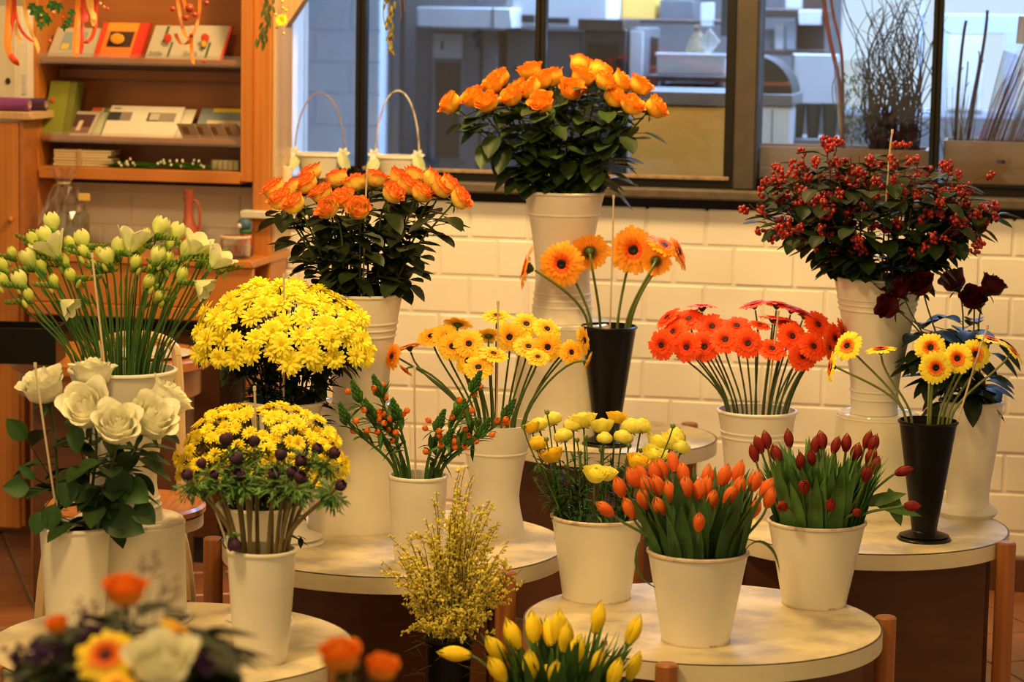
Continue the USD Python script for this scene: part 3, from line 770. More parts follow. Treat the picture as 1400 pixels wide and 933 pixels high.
for k in range(6):
    h = (z1 - z0) / 6
    m = box(u0 + rng.uniform(0, .008), u1 + rng.uniform(-.006, .012), SV - .03 + rng.uniform(0, .005), SV + .06, z0 + k * h + .0005, z0 + (k + 1) * h - .0005, .002)
    wput(T, 'napkin', m, 'paper', tint=(.70, .58, .36))
um = (u0 + u1) / 2 - .002
wput(T, 'band', box(um - .007, um + .007, SV - .033, SV + .062, z0 - .0 + .001, z1 + .002, .001), 'paper', tint=(.48, .33, .17))
T = pthing('snowdrop_bundle', 'bundle of green leaves dotted with white snowdrops on bottom shelf', 'flowers', 140, 288, 222, 240, SV)
fo, wh = [], []
for k in range(150):
    x = rng.uniform(148, 285)
    p = wpt(x, 232, SV + rng.uniform(-.05, .03)); p[2] = zb1 + .004 + rng.uniform(0, .012)
    fo.append(leaf(p, [rng.choice([-1, 1]), rng.uniform(-.25, .25), rng.uniform(-.05, .25)], [0, 0, 1], rng.uniform(.04, .08), .007, .2, (.06, .34, .03), nv=4))
wput(T, 'foliage', join(fo), 'leaf', kind='stuff')
for k in range(24):
    p = wpt(rng.uniform(148, 280), 230, SV - .05); p[2] = zb1 + rng.uniform(.003, .03); p[1] = SV - .055 + rng.uniform(-.005, .02)
    wput(T, 'bell', ball(p, .0038, 1, (.85, .83, .72), (1, 1, 1.3)), 'petal')
T = pthing('sachet_box', 'clear box of yellow-green sachets at right of bottom shelf', 'box', 286, 328, 218, 240, SV)
u0, u1, z0, z1 = rect(287, 327, 218, 239, SV - .03); z0 = zb1
for k in range(5): wput(T, 'sachet', box(u0 + .004 + k * (u1 - u0 - .008) / 5 + .001, u0 + .004 + (k + 1) * (u1 - u0 - .008) / 5 - .001, SV - .025, SV + .03, z0 + .002, z1 - .004, .002), 'paper', tint=(.42, .38, .16))
wput(T, 'clear_box', box(u0, u1, SV - .03, SV + .035, z0 + .0005, z1, .002), 'film')

# second unit at the left edge: binder, rolls
VL = -.36
lu = pthing('side_cupboard', 'pine cupboard with a pale shelf at the left edge', 'cupboard', -60, 40, 152, 440, VL)
z0, z1 = rect(0, 40, 153, 164, VL)[2:]
wput(lu, 'pale_shelf', box(rect(-70, 42, 150, 160, VL)[0], rect(-70, 42, 150, 160, VL)[1], VL, -.06, z0, z1, .003), 'pine_pale', label='pale shelf board')
zsl = z1
wput(lu, 'door', pbox(-70, 26, 166, 720, VL + .01, .02), 'pine')
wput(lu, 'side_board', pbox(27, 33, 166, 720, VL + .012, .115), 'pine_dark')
wput(lu, 'knob', ball(wpt(14, 300, VL) + [0, -.001, 0], .010, 1), 'pine')
T = pthing('ring_binder', 'white ring binder with black finger hole at upper left edge', 'binder', -8, 22, 8, 152, VL + .05)
u0, u1, z0, z1 = rect(-10, 21, 8, 150, VL + .05); z0 = zsl
wput(T, 'spine', box(u0, u1, VL + .05, VL + .056, z0, z1, .002), 'paper', tint=(.62, .56, .44))
wput(T, 'cover', box(u1 - .003, u1, VL + .056, VL + .26, z0, z1, .001), 'paper', tint=(.6, .55, .45))
wput(T, 'cover', box(u0, u0 + .003, VL + .056, VL + .26, z0, z1, .001), 'paper', tint=(.6, .55, .45))
wput(T, 'pages', box(u0 + .006, u1 - .006, VL + .07, VL + .255, z0 + .003, z1 - .006), 'paper', tint=(.7, .66, .56))
hc = wpt(11, 111, VL + .05)
m = lathe([(0, 0), (.0075, 0), (.0085, .002), (.0075, .004), (0, .004)], 18)
wput(T, 'finger_hole', (np.c_[hc[0] + m[0][:, 0], hc[1] - .003 + m[0][:, 2], hc[2] + m[0][:, 1] * 1.2], m[1]), 'dark_metal')
T = pthing('document_sleeve', 'white document folder standing behind the ring binder', 'folder', 24, 40, 20, 130, VL + .09)
u0, u1, z0, z1 = rect(23, 39, 14, 150, VL + .1)
wput(T, 'folder', box(u0, u1, VL + .1, VL + .28, zsl, z1, .002), 'paper', tint=(.66, .62, .58)); wput(T, 'tab', box(u0 + .006, u1 - .006, VL + .096, VL + .1, zsl + .05, zsl + .11, .001), 'paper', tint=(.5, .5, .52))
for i, (x1, yc, r, v0, t) in enumerate(((37, 141, .0205, VL + .02, (.26, .06, .28)), (60, 137, .019, VL + .10, (.07, .03, .10)))):
    p = wpt(x1, yc, v0); p[2] = zsl + r + .0005; p[1] = v0 + r
    T = wthing('ribbon_roll', ('bright purple ribbon roll lying on the pale shelf', 'darker violet ribbon roll behind the bright one')[i], 'ribbon roll', p[0], p[1], zsl)
    pr = lathe([(r * .55, 0), (r * .95, 0), (r, .002), (r, .16), (r * .55, .16), (r * .55, 0)], 28)
    Rm = lambda m: (np.c_[p[0] - m[0][:, 2], p[1] + m[0][:, 0], p[2] + m[0][:, 1]], m[1][:, ::-1])
    wput(T, 'ribbon', Rm(pr), 'satin', tint=t)
    wput(T, 'core', Rm(lathe([(r * .42, -.001), (r * .56, -.001), (r * .56, .161), (r * .42, .161), (r * .42, -.001)], 24)), 'paper', tint=(.50, .38, .26))

# counter under the shelves
VC = -.42
ct = pthing('pine_counter', 'pine counter with drawer fronts below the shelf unit', 'counter', 30, 344, 340, 440, VC)
zc1 = rect(40, 340, 352, 353, VC)[3]; zc0 = rect(40, 340, 362, 363, VC)[3]
ua, ub = rect(36, 345, 400, 401, VC)[:2]
wput(ct, 'top_board', box(ua, ub, VC, -.015, zc0, zc1, .003), 'pine_flat')
zd0 = rect(40, 340, 419, 420, VC)[3]; zd1 = rect(40, 340, 436, 437, VC)[3]
um = (ua + ub) / 2
for a, b in ((ua, um), (um, ub)): wput(ct, 'drawer_front', box(a + .002, b - .002, VC + .012, VC + .03, zd0 + .002, zc0 - .001, .002), 'pine_flat'); wput(ct, 'drawer_knob', ball(((a + b) / 2, VC + .004, (zd0 + zc0) / 2), .009, 1), 'pine')
wput(ct, 'bottom_rail', box(ua, ub, VC, -.02, zd1, zd0, .003), 'pine_flat')
for a in (ua + .001, ub - .026): wput(ct, 'leg', box(a, a + .025, VC + .02, -.03, 0, zd1 - .0005, .002), 'pine_dark')
uq = rect(-60, 300, 600, 610, -.30)[1]
wput(ct, 'door', box(ua + .03, (ua + uq) / 2 - .002, -.30, -.28, .08, zd1 - .06, .003), 'panel_wood', label='dark brown door'); wput(ct, 'door', box((ua + uq) / 2 + .002, uq, -.30, -.28, .08, zd1 - .06, .003), 'panel_wood', label='dark brown door')
wput(ct, 'carcass', box(ua + .03, uq, -.279, -.06, .0, zd1 - .05), 'panel_wood'); wput(ct, 'plinth', box(ua + .03, uq, -.285, -.2795, 0, .078), 'dark_metal')
VT = -.30
T = pthing('clay_jug', 'slim brick-red clay jug with handle standing on the counter', 'jug', 244, 275, 258, 345, VT)
p = wpt(258, 345, VT); p[2] = zc1
h = wp(258, 260, VT)[1] - zc1; r = .036
wput(T, 'body', (lathe([(0, 0), (r * .8, 0), (r, h * .18), (r * .92, h * .34), (r * .42, h * .55), (r * .36, h * .75), (r * .40, h * .96), (r * .46, h), (r * .36, h), (r * .3, h * .9), (0, h * .88)], 32)[0] + p, lathe([(0, 0)] * 11, 32)[1]), 'terracotta')
wput(T, 'handle', tube(hermite(p + [r * .36, 0, h * .84], p + [r * .85, 0, h * .38], np.array([.08, 0, .02]), np.array([-.02, 0, -.1]), 10), .0045, 8), 'terracotta')
T = pthing('preserving_jar', 'glass jar with a straw collar at the right end of counter', 'jar', 300, 345, 340, 420, VT - .03)
p = wpt(322, 345, VT - .04); p[2] = zc1
r = .046; h = wp(322, 338, VT - .04)[1] - zc1 + .035
wput(T, 'glass', (lathe([(0, 0), (r * .9, 0), (r, .006), (r, h * .8), (r * .86, h), (r * .82, h), (r * .95, h * .78), (r * .94, .01), (0, .01)], 32)[0] + p, lathe([(0, 0)] * 9, 32)[1]), 'film')
wput(T, 'straw_collar', (lathe([(r * .92, h * .86), (r * 1.02, h * .9), (r * 1.02, h * .97), (r * .9, h)], 28)[0] + p, lathe([(0, 0)] * 4, 28)[1]), 'stick_pale')
wput(T, 'contents', (lathe([(0, .012), (r * .9, .012), (r * .9, h * .6), (0, h * .62)], 24)[0] + p, lathe([(0, 0)] * 4, 24)[1]), 'pine_dark')
p = wpt(336, 322, VT + .02); p[2] = zc1
T = wthing('bird_figure', 'small blue, black and red bird figure behind the jar', 'figurine', p[0], p[1], zc1)
hb = wp(336, 296, VT + .02)[1] - zc1
wput(T, 'body', ball(p + [0, 0, hb * .40], .030, 2, (.55, .03, .02), (.7, .7, 1.05)), 'painted')
wput(T, 'head', ball(p + [-.004, 0, hb * .80], .022, 2, (.04, .10, .16), (1, .9, .9)), 'painted')
wput(T, 'cheek', ball(p + [-.014, -.013, hb * .77], .009, 1, (.6, .6, .58)), 'painted')
wput(T, 'collar', ball(p + [0, 0, hb * .62], .024, 1, (.02, .10, .03), (.9, .8, .45)), 'painted')
wput(T, 'foot', ball(p + [0, 0, .006], .022, 1, (.03, .03, .03), (1, 1, .28)), 'painted')
p = wpt(92, 345, VT - .02); p[2] = zc1
T = wthing('wrapped_gift', 'cellophane-wrapped gift with yellow label at left on counter', 'gift', p[0], p[1], zc1)
hg = wp(92, 232, VT)[1] - zc1
wput(T, 'carton', box(p[0] - .045, p[0] + .05, p[1] - .02, p[1] + .06, zc1, zc1 + hg * .45, .003), 'paper', tint=(.18, .17, .12))
lab = wpt(113, 262, VT - .06); lab[2] = zc1 + hg * .68
wput(T, 'yellow_label', box(lab[0] - .018, lab[0] + .018, p[1] - .03, p[1] - .026, lab[2] - .010, lab[2] + .012, .001), 'paper', tint=(.62, .42, .10))
wr = []
for k in range(9): wr.append((.075 * (1 - .55 * (k / 8) ** 2.2) * (1.0 if k else .9), hg * .8 * k / 8))
wr += [(.018, hg * .84), (.045, hg), (.05, hg * 1.02)]
m = lathe(wr, 22); m[0][:, :2] *= (1 + .16 * np.sin(np.arctan2(m[0][:, 1], m[0][:, 0]) * 7 + m[0][:, 2:3].ravel() * 30))[:, None]
wput(T, 'wrapper', (m[0] + p + [-.01, 0, .0005], m[1]), 'film', smooth=False)
wput(T, 'tie', (lathe([(.018, hg * .83), (.021, hg * .84), (.018, hg * .85)], 16)[0] + p + [-.01, 0, 0], lathe([(0, 0)] * 3, 16)[1]), 'stick_pale')

# round side table under the counter, with paper and a black crate
p = Pz(150, 487, .70)
T = thing('round_side_table', 'round pine side table half hidden behind the freesia bucket', 'table', (p[0], p[1], 0))
R = 138 * sc(p)
put(T, 'tabletop', lathe([(0, .675), (R - .006, .675), (R, .681), (R, .704), (R - .005, .709), (0, .709)], 64), 'pine_flat')
put(T, 'pedestal_panel', box(-R * .72, R * .8, -R * .28, R * .3, 0, .6745, .004), 'panel_wood')
put(T, 'apron', lathe([(R * .86, .6), (R * .9, .6), (R * .9, .675), (R * .86, .675)], 48), 'pine_dark')
q = p + [.12, -.05, .009]
T = thing('paper_plate', 'grey-white round tray on the pine side table', 'tray', (q[0], q[1], .7095))
put(T, 'tray', lathe([(0, 0), (.10, 0), (.125, .010), (.122, .012), (.098, .003), (0, .003)], 40), 'painted', tint=(.55, .5, .44)); put(T, 'wrapping_paper', box(-.06, .07, -.04, .05, .0035, .007, .001), 'paper', tint=(.55, .48, .4))
q = Pz(28, 497, .7095)
T = thing('black_crate', 'black plastic crate at the left of the pine side table', 'crate', (q[0], q[1] + .06, .7095), 0)
hh = P(35, 448, q[1])[2] - .7095
for a in (box(-.09, .10, -.08, -.072, 0, hh, .002), box(-.09, .10, .072, .08, 0, hh, .002), box(-.09, -.082, -.071, .071, 0, hh, .002), box(.092, .10, -.071, .071, 0, hh, .002)): put(T, 'side_wall', a, 'black_plastic')
put(T, 'bottom', box(-.081, .091, -.071, .071, 0, .006), 'black_plastic')
# bentwood chair
p = Pz(170, 692, .45)
p[1] += .02
T = thing('wooden_chair', 'round-seated birch chair behind the freesia drum', 'chair', (p[0], p[1], 0))
R = .20
put(T, 'seat', lathe([(0, .43), (R - .012, .43), (R, .437), (R, .449), (R - .008, .456), (R * .8, .452), (0, .450)], 56), 'pine')
put(T, 'seat_ring', lathe([(R - .02, .40), (R - .006, .40), (R - .006, .4298), (R - .02, .4298)], 56), 'birch')
for s in (-1, 1):
    put(T, 'leg', tube(hermite(np.array([s * .13, -.12, .43]), np.array([s * .19, -.17, 0.0]), np.array([s * .16, -.12, -.02]), np.array([0, 0, -.55]), 9), .014, 8), 'birch')
    put(T, 'leg', tube([(s * .12, .13, .43), (s * .14, .16, 0)], .014, 8), 'birch')
    put(T, 'back_post', tube(hermite(np.array([s * .118, .17, .30]), np.array([s * .10, .21, .80]), np.array([0, .05, .3]), np.array([-s * .04, .02, .25]), 9), .013, 8), 'birch')
put(T, 'back_rail', tube(hermite(np.array([-.10, .21, .80]), np.array([.10, .21, .80]), np.array([-.03, .02, .2]), np.array([-.03, -.02, -.2]), 11), .013, 8), 'birch')

# ------------------------------------------------------------------ round display tables
def table(label, px, py, apx, z, posts, hpost=.004, th=.042):
    c = Pz(px, py, z); R = apx * sc(c)
    T = thing('round_display_table', label, 'table', (c[0], c[1], 0))
    put(T, 'tabletop', lathe([(0, z - th), (R - .004, z - th), (R - .004, z - .001), (R - .006, z), (0, z)], 96), 'laminate')
    put(T, 'edge_band', lathe([(R - .0035, z - th + .001), (R, z - th + .002), (R, z - .003), (R - .0035, z - .002)], 96), 'laminate_edge')
    put(T, 'edge_line', lathe([(R - .0034, z - .0019), (R - .0002, z - .0029), (R - .0002, z - .0012), (R - .0036, z - .0004)], 96), 'edge_line')
    rp = .024
    pp = []
    for a in posts:
        a = math.radians(a); q = np.array([math.cos(a), math.sin(a)]) * (R + rp - .002); pp.append(q)
        m = lathe([(0, 0), (rp, 0), (rp, z + hpost - .004), (rp - .004, z + hpost), (0, z + hpost)], 20)
        put(T, 'post', (m[0] + [q[0], q[1], 0], m[1]), 'pine_red')
    for i in range(3):
        a, b = pp[i] * .90, pp[(i + 1) % 3] * .90
        d = (b - a) / np.linalg.norm(b - a); nn = np.array([d[1], -d[0]])
        a, b = a + d * .012, b - d * .012
        w = .009
        q = [a - nn * w, b - nn * w, b + nn * w, a + nn * w]
        v = np.array([[x[0], x[1], .015] for x in q] + [[x[0], x[1], z - th - .0005] for x in q])
        f = np.array([[0, 2, 1], [0, 3, 2], [4, 5, 6], [4, 6, 7], [0, 1, 5], [0, 5, 4], [1, 2, 6], [1, 6, 5], [2, 3, 7], [2, 7, 6], [3, 0, 4], [3, 4, 7]])
        put(T, 'skirt_panel', (v, f), 'panel_wood', smooth=False)
    return T


wood('pine_red', (.45, .175, .045), (.30, .095, .022))
ZF, ZM, ZH = .36, .42, .54
table('low round cream display table carrying the orange tulip bucket', 960, 849, 245, ZF, (8, -104, 132))
table('low round cream display table at left with white roses and anemones', 234, 879, 250, ZF, (95, -25, -145))
table('round cream display table at right under the black footed vase', 1177, 717, 200, ZM, (-33, -153, 87))
table('round cream display table at mid left behind the genista', 540, 739, 235, ZM, (183, -52, 66))
table('tallest round cream display table at the back centre by the wall', 830, 595, 150, ZH, (42, 162, -78))

# ------------------------------------------------------------------ vessels
def ringprof(r, z, w=.003, h=.005): return [(r, z - h), (r + w, z - h * .4), (r + w, z + h * .4), (r, z + h)]


def vessel(name, label, cat, base, prof, mat_, wall=.004, rim=None, foot=None, ribs=(), handle=False, seg=64, water=None):
    """prof: outer (r, z) from the bottom to the rim"""
    T = thing(name, label, cat, base)
    H = prof[-1][1]; ro = np.array(prof, float)
    inner = [(max(r - wall, .004), z if z > .012 else .012) for r, z in prof[::-1] if z > .02] + [(max(prof[0][0] - wall, .004), .012), (0, .012)]
    put(T, 'body', lathe([(0, 0)] + [tuple(p) for p in prof] + inner, seg), mat_, smooth=35)
    if rim: put(T, 'rim', lathe(ringprof(prof[-1][0] - .0005, H - .002, .0035, .0045) + [(prof[-1][0] - wall, H + .0022), (prof[-1][0] - wall - .0004, H - .003)], seg), rim)
    if foot: put(T, 'base_ring', lathe([(prof[0][0] + .0002, 0), (prof[0][0] + .0022, .0005), (prof[0][0] + .0018, .0045), (prof[0][0] + .0003, .005)], seg), foot)
    zs, rs = ro[:, 1], ro[:, 0]
    for zz in ribs:
        r = float(np.interp(zz, zs, rs)); put(T, 'rib', lathe(ringprof(r - .0006, zz, .0032, .0042), seg), mat_, smooth=60)
    return dict(c=np.array(base[:2], float), zb=base[2], zr=base[2] + H, rr=prof[-1][0] - wall, T=T, y=base[1], H=H)


def smoothprof(pts, n=18):
    from scipy.interpolate import PchipInterpolator
    p = np.array(pts); z = np.linspace(p[0, 1], p[-1, 1], n)
    return list(zip(PchipInterpolator(p[:, 1], p[:, 0])(z), z))


def bh(base, px, py):                       # height above the base of a pixel row at the base's distance
    return P(px, py, base[1])[2] - base[2]


VES = {}
# pails on the low right table
for key, label, bx, by, rb, rx, ry, rt in (('tulip_o', 'white pail with scuffed rim holding the orange tulips', 951, 876, 46, 954, 753, 68.5),
                                             ('tulip_r', 'white pail holding the burgundy tulips, right rear of the low table', 1113, 826, 43, 1117, 712, 66.5),
                                             ('ranun', 'white pail holding the yellow ranunculus, left rear of the low table', 815, 817, 46, 816, 705, 63)):
    b = Pz(bx, by, ZF); s = sc(b); H = bh(b, rx, ry)
    VES[key] = vessel('flower_pail', label, 'pail', b, [(rb * s, 0), (rt * s, H)], 'white_ceramic', rim='worn_rim', foot='worn_rim')
# vase of the anemones, vase of the white roses
b = Pz(357, 904, ZF); s = sc(b); H = bh(b, 358, 751)
VES['anem'] = vessel('cylinder_vase', 'slim white vase holding the thick-stemmed anemones', 'vase', b, smoothprof([(33 * s, 0), (35 * s, .01), (42 * s, H * .5), (46.5 * s, H)]), 'white_ceramic', rim='white_ceramic')
b = Pz(103, 872, ZF); s = sc(b); H = bh(b, 101, 719)
VES['wrose'] = vessel('cylinder_vase', 'slim white vase holding the white roses at left', 'vase', b, smoothprof([(35 * s, 0), (37 * s, .01), (43 * s, H * .5), (47.5 * s, H)]), 'white_ceramic', rim='white_ceramic')
# drum and bucket of the freesias
def drum(label, base, rb, rt, H, flare=.0):
    T = thing('upturned_bucket', label, 'bucket', base)
    put(T, 'body', lathe([(0, .0), (rb, 0)] + ([(rb + flare, .002), (rb + flare, .006), (rb + .002, .018)] if flare else []) + [(rb, .022), (rt, H - .012), (rt - .004, H - .003), (rt - .010, H), (rt - .016, H - .004), (0, H - .004)], 72), 'white_glaze' if not flare else 'white_zinc', smooth=35)
    put(T, 'top_seam', lathe(ringprof(rt - .0004, H - .012, .002, .003), 72), 'white_zinc')
    return base[2] + H - .004


b = Pz(176, 846, ZF); s = sc(b); H = bh(b, 168, 706)
zt_ = drum('upturned white bucket with grey stains under the freesia bucket', b, 79 * s, 76 * s, H, .012)
b2 = np.array([b[0] - 8 * s, b[1], zt_ + .0005]); H = bh(b2, 163, 505)
VES['frees'] = vessel('flower_bucket', 'flared white bucket holding the freesias', 'bucket', b2, smoothprof([(55 * s, 0), (53 * s, .02), (46 * s, H * .25), (50 * s, H * .45), (72 * s, H)]), 'white_zinc', rim='white_zinc', ribs=(.03, .045))
# small mums on the low left table
b = Pz(354, 852, ZF); s = sc(b); H = bh(b, 365, 690)
VES['mum_s'] = vessel('footed_vase', 'white footed vase of button chrysanthemums behind the anemones', 'vase', b, smoothprof([(48 * s, 0), (44 * s, .008), (27 * s, .05), (32 * s, H * .5), (58 * s, H)], 24), 'white_zinc', rim='white_zinc')
# tall mums, bicolor roses, chincherinchee and yellow gerberas on the mid left table
b = Pz(388, 740, ZM); s = sc(b); H = bh(b, 388, 548)
VES['mum_t'] = vessel('footed_vase', 'tall white footed vase of big yellow chrysanthemums', 'vase', b, smoothprof([(55 * s, 0), (50 * s, .006), (30 * s, .04), (34 * s, H * .5), (54 * s, H)], 24), 'white_zinc', rim='white_zinc')
b = Pz(487, 719, ZM); s = sc(b); H = bh(b, 487, 548)
zt_ = drum('glossy upturned white bucket under the red-and-yellow roses', b, 66 * s, 53 * s, H)
b2 = np.array([b[0] + 4 * s, b[1], zt_ + .0005]); H = bh(b2, 500, 401)
VES['bic'] = vessel('flower_bucket', 'tall white bucket holding the red-and-yellow roses', 'bucket', b2, smoothprof([(39 * s, 0), (38 * s, .02), (42 * s, H * .4), (56 * s, H)]), 'white_zinc', rim='white_zinc', ribs=(H * .62, H * .68, H * .74))
b = Pz(570, 768, ZM); s = sc(b); H = bh(b, 567, 650)
VES['chin'] = vessel('cylinder_vase', 'plain white vase holding the orange star-of-Bethlehem', 'vase', b, smoothprof([(30 * s, 0), (31 * s, .01), (37 * s, H * .5), (39.5 * s, H * .9), (39.5 * s, H)]), 'white_ceramic', rim='white_ceramic')
b = Pz(676, 728, ZM); s = sc(b); H = bh(b, 674, 578)
VES['ger_y'] = vessel('waisted_vase', 'waisted white vase holding the yellow gerberas', 'vase', b, smoothprof([(42 * s, 0), (41 * s, .01), (33 * s, H * .34), (36 * s, H * .52), (50 * s, H * .96), (51 * s, H)], 24), 'white_zinc', ribs=(H * .74,))
# drum and bucket of the orange roses on the high table
b = Pz(772, 596, ZH); s = sc(b); H = bh(b, 768, 438)
zt_ = drum('upturned white bucket on the tallest table under the orange roses', b, 74 * s, 66 * s, H)
b2 = np.array([b[0] - 7 * s, b[1], zt_ + .0005]); H = bh(b2, 765, 262)
VES['oro'] = vessel('flower_bucket', 'waisted white bucket with ribs holding the orange roses', 'bucket', b2, smoothprof([(43 * s, 0), (42 * s, .01), (37 * s, H * .36), (40 * s, H * .55), (55 * s, H)], 26), 'white_zinc', rim='white_zinc', ribs=(H * .12, H * .17, H * .22, H * .83))
# hypericum and red gerberas on the right table
b = Pz(1196, 699, ZM); s = sc(b); H = bh(b, 1192, 563)
zt_ = drum('upturned white bucket under the red-berried bucket at right', b, 66 * s, 56 * s, H)
b2 = np.array([b[0] - 6 * s, b[1], zt_ + .0005]); H = bh(b2, 1188, 379)
VES['hyp'] = vessel('flower_bucket', 'tall white ribbed bucket holding the red-berried hypericum', 'bucket', b2, smoothprof([(33 * s, 0), (32 * s, .01), (33 * s, H * .2), (42 * s, H * .5), (60 * s, H)], 26), 'white_zinc', rim='white_zinc', ribs=(H * .11, H * .17, H * .77, H * .81, H * .85))
b = Pz(1031, 702, ZM); s = sc(b); H = bh(b, 1030, 561)
VES['ger_r'] = vessel('flower_bucket', 'white bucket with two ribs holding the red gerberas', 'bucket', b, smoothprof([(37 * s, 0), (38 * s, .01), (44 * s, H * .55), (54 * s, H)]), 'white_zinc', rim='white_zinc', ribs=(H * .80, H * .75))
b = Pz(1322, 704, ZM); s = sc(b); H = bh(b, 1328, 548)
VES['dred'] = vessel('footed_vase', 'tall white vase with bulging foot holding the dark red roses', 'vase', b, smoothprof([(38 * s, 0), (42 * s, .008), (40 * s, .018), (29 * s, .034), (29 * s, .045), (36 * s, H * .55), (43 * s, H)], 30), 'white_zinc', rim='white_zinc')
# black vases
def black_vase(key, label, b, foot_px, waist_px, rim_px, rx, ry):
    s = sc(b); H = bh(b, rx, ry)
    VES[key] = vessel('black_vase', label, 'vase', b, [(foot_px * s * .97, 0), (foot_px * s, .003), (foot_px * s * .96, .007), (waist_px * s * 1.25, .018), (waist_px * s, .024), (waist_px * s, .03), (rim_px * s, H)], 'black_plastic', rim='black_plastic', wall=.003)


black_vase('ger_b', 'black footed vase on the right table with bicoloured gerberas', Pz(1263, 738, ZM), 37, 17.5, 39.5, 1271, 576)
black_vase('ger_o', 'black footed vase on the tallest table with orange gerberas', Pz(829, 608, ZH), 34, 17, 37.5, 827, 446)
b = P(613, 874, 5.55); s = sc(b); b[2] = 0.0005; H = bh(b, 613, 873)
VES['gen'] = vessel('black_vase', 'plain black vase on the floor holding the yellow genista', 'vase', b, [(24 * s, 0), (25 * s, .004), (33 * s, H)], 'black_plastic', rim='black_plastic', wall=.003)
b = P(760, 965, 5.05); s = sc(b); b[2] = .0005; H = bh(b, 760, 968)
VES['tulip_y'] = vessel('flower_pail', 'white pail on the floor holding the yellow tulips', 'pail', b, [(52 * s, 0), (74 * s, H)], 'white_ceramic', rim='worn_rim')

# ------------------------------------------------------------------ flower kinds
KN = {}


def kind(name, parts):
    path = numbered('/World/Kinds', name)
    UsdGeom.Xform.Define(stage, path)
    for nm, m, mt, kd in parts: put(path, nm, m, mt, kind=kd)
    KN.setdefault(name, []).append(path)
    return path


def cup(open_=0.2, curl=.15, belly=.55):
    def f(v):
        r = .22 + .78 * math.sin(min(1, v / belly) * math.pi / 2) + open_ * max(0, v - .4) ** 1.5 * 1.6
        h = v
        if v > .8: r += curl * (v - .8) * 4; h -= curl * ((v - .8) * 5) ** 2 * .28
        return r, h
    return f


def rose_kind(name, base, tip, opened=.25, variants=3, green=(.05, .10, .03), tipw=.14):
    for k in range(variants):
        r_ = np.random.default_rng(hash(name) % 1000 if False else sum(map(ord, name)) + k)
        parts, heart = [], []
        layers = [(.22, 1.0, -.08, 3, 0), (.42, 1.03, -.04, 4, 0), (.62, 1.0, .0 + opened * .1, 5, 1), (.80, .95, .02 + opened * .3, 5, 1), (.92, .86, .05 + opened * .7, 5, 1)]
        pt = []
        for R, H, op, n, outer in layers:
            off = r_.uniform(0, 6)
            for i in range(n):
                m = petal(off + i * 2 * math.pi / n + r_.uniform(-.12, .12), R * r_.uniform(.94, 1.06), 1.62 * H * r_.uniform(.94, 1.04), 1.05 if n > 3 else 1.3, cup(op + r_.uniform(-.05, .06), .03 + .15 * outer * (R > .6), .42), 7, 7, np.array(base) * r_.uniform(.88, 1.06), tip, tipw, .75, .07 * outer, r_.uniform(0, 9), .35)
                (pt if outer else heart).append(m)
        parts.append(('heart', join(heart + [tinted(lathe([(0, .02), (.25, .05), (.12, 1.3), (0, 1.4)], 10), np.array(base) * .9)]), 'petal', None))
        for m in pt: parts.append(('petal', m, 'petal', None))
        sep = [tinted(lathe([(0, -.30), (.09, -.30), (.13, -.22), (.24, -.1), (.42, .06), (.3, .1)], 12), green)]
        for i in range(5):
            a = i * 1.2566 + .3; d = np.array([math.cos(a), math.sin(a), -.15])
            sep.append(leaf(np.array([.30 * math.cos(a), .30 * math.sin(a), -.02]), d, [0, 0, 1], .75, .26, .25, green, nv=5))
        parts.append(('sepals', join(sep), 'leaf', None))
        kind(name, parts)


rose_kind('orange_rose_bloom', (1.0, .56, .050), (1.0, .27, .018), .24)
rose_kind('bicolour_rose_bloom', (1.0, .74, .13), (.88, .070, .022), .24, tipw=.13)
rose_kind('white_rose_bloom', (1.0, .98, .80), (.98, 1.0, .78), .36, tipw=.1)
rose_kind('dark_rose_bloom', (.085, .004, .007), (.06, .003, .005), .2, 2, (.03, .05, .02))


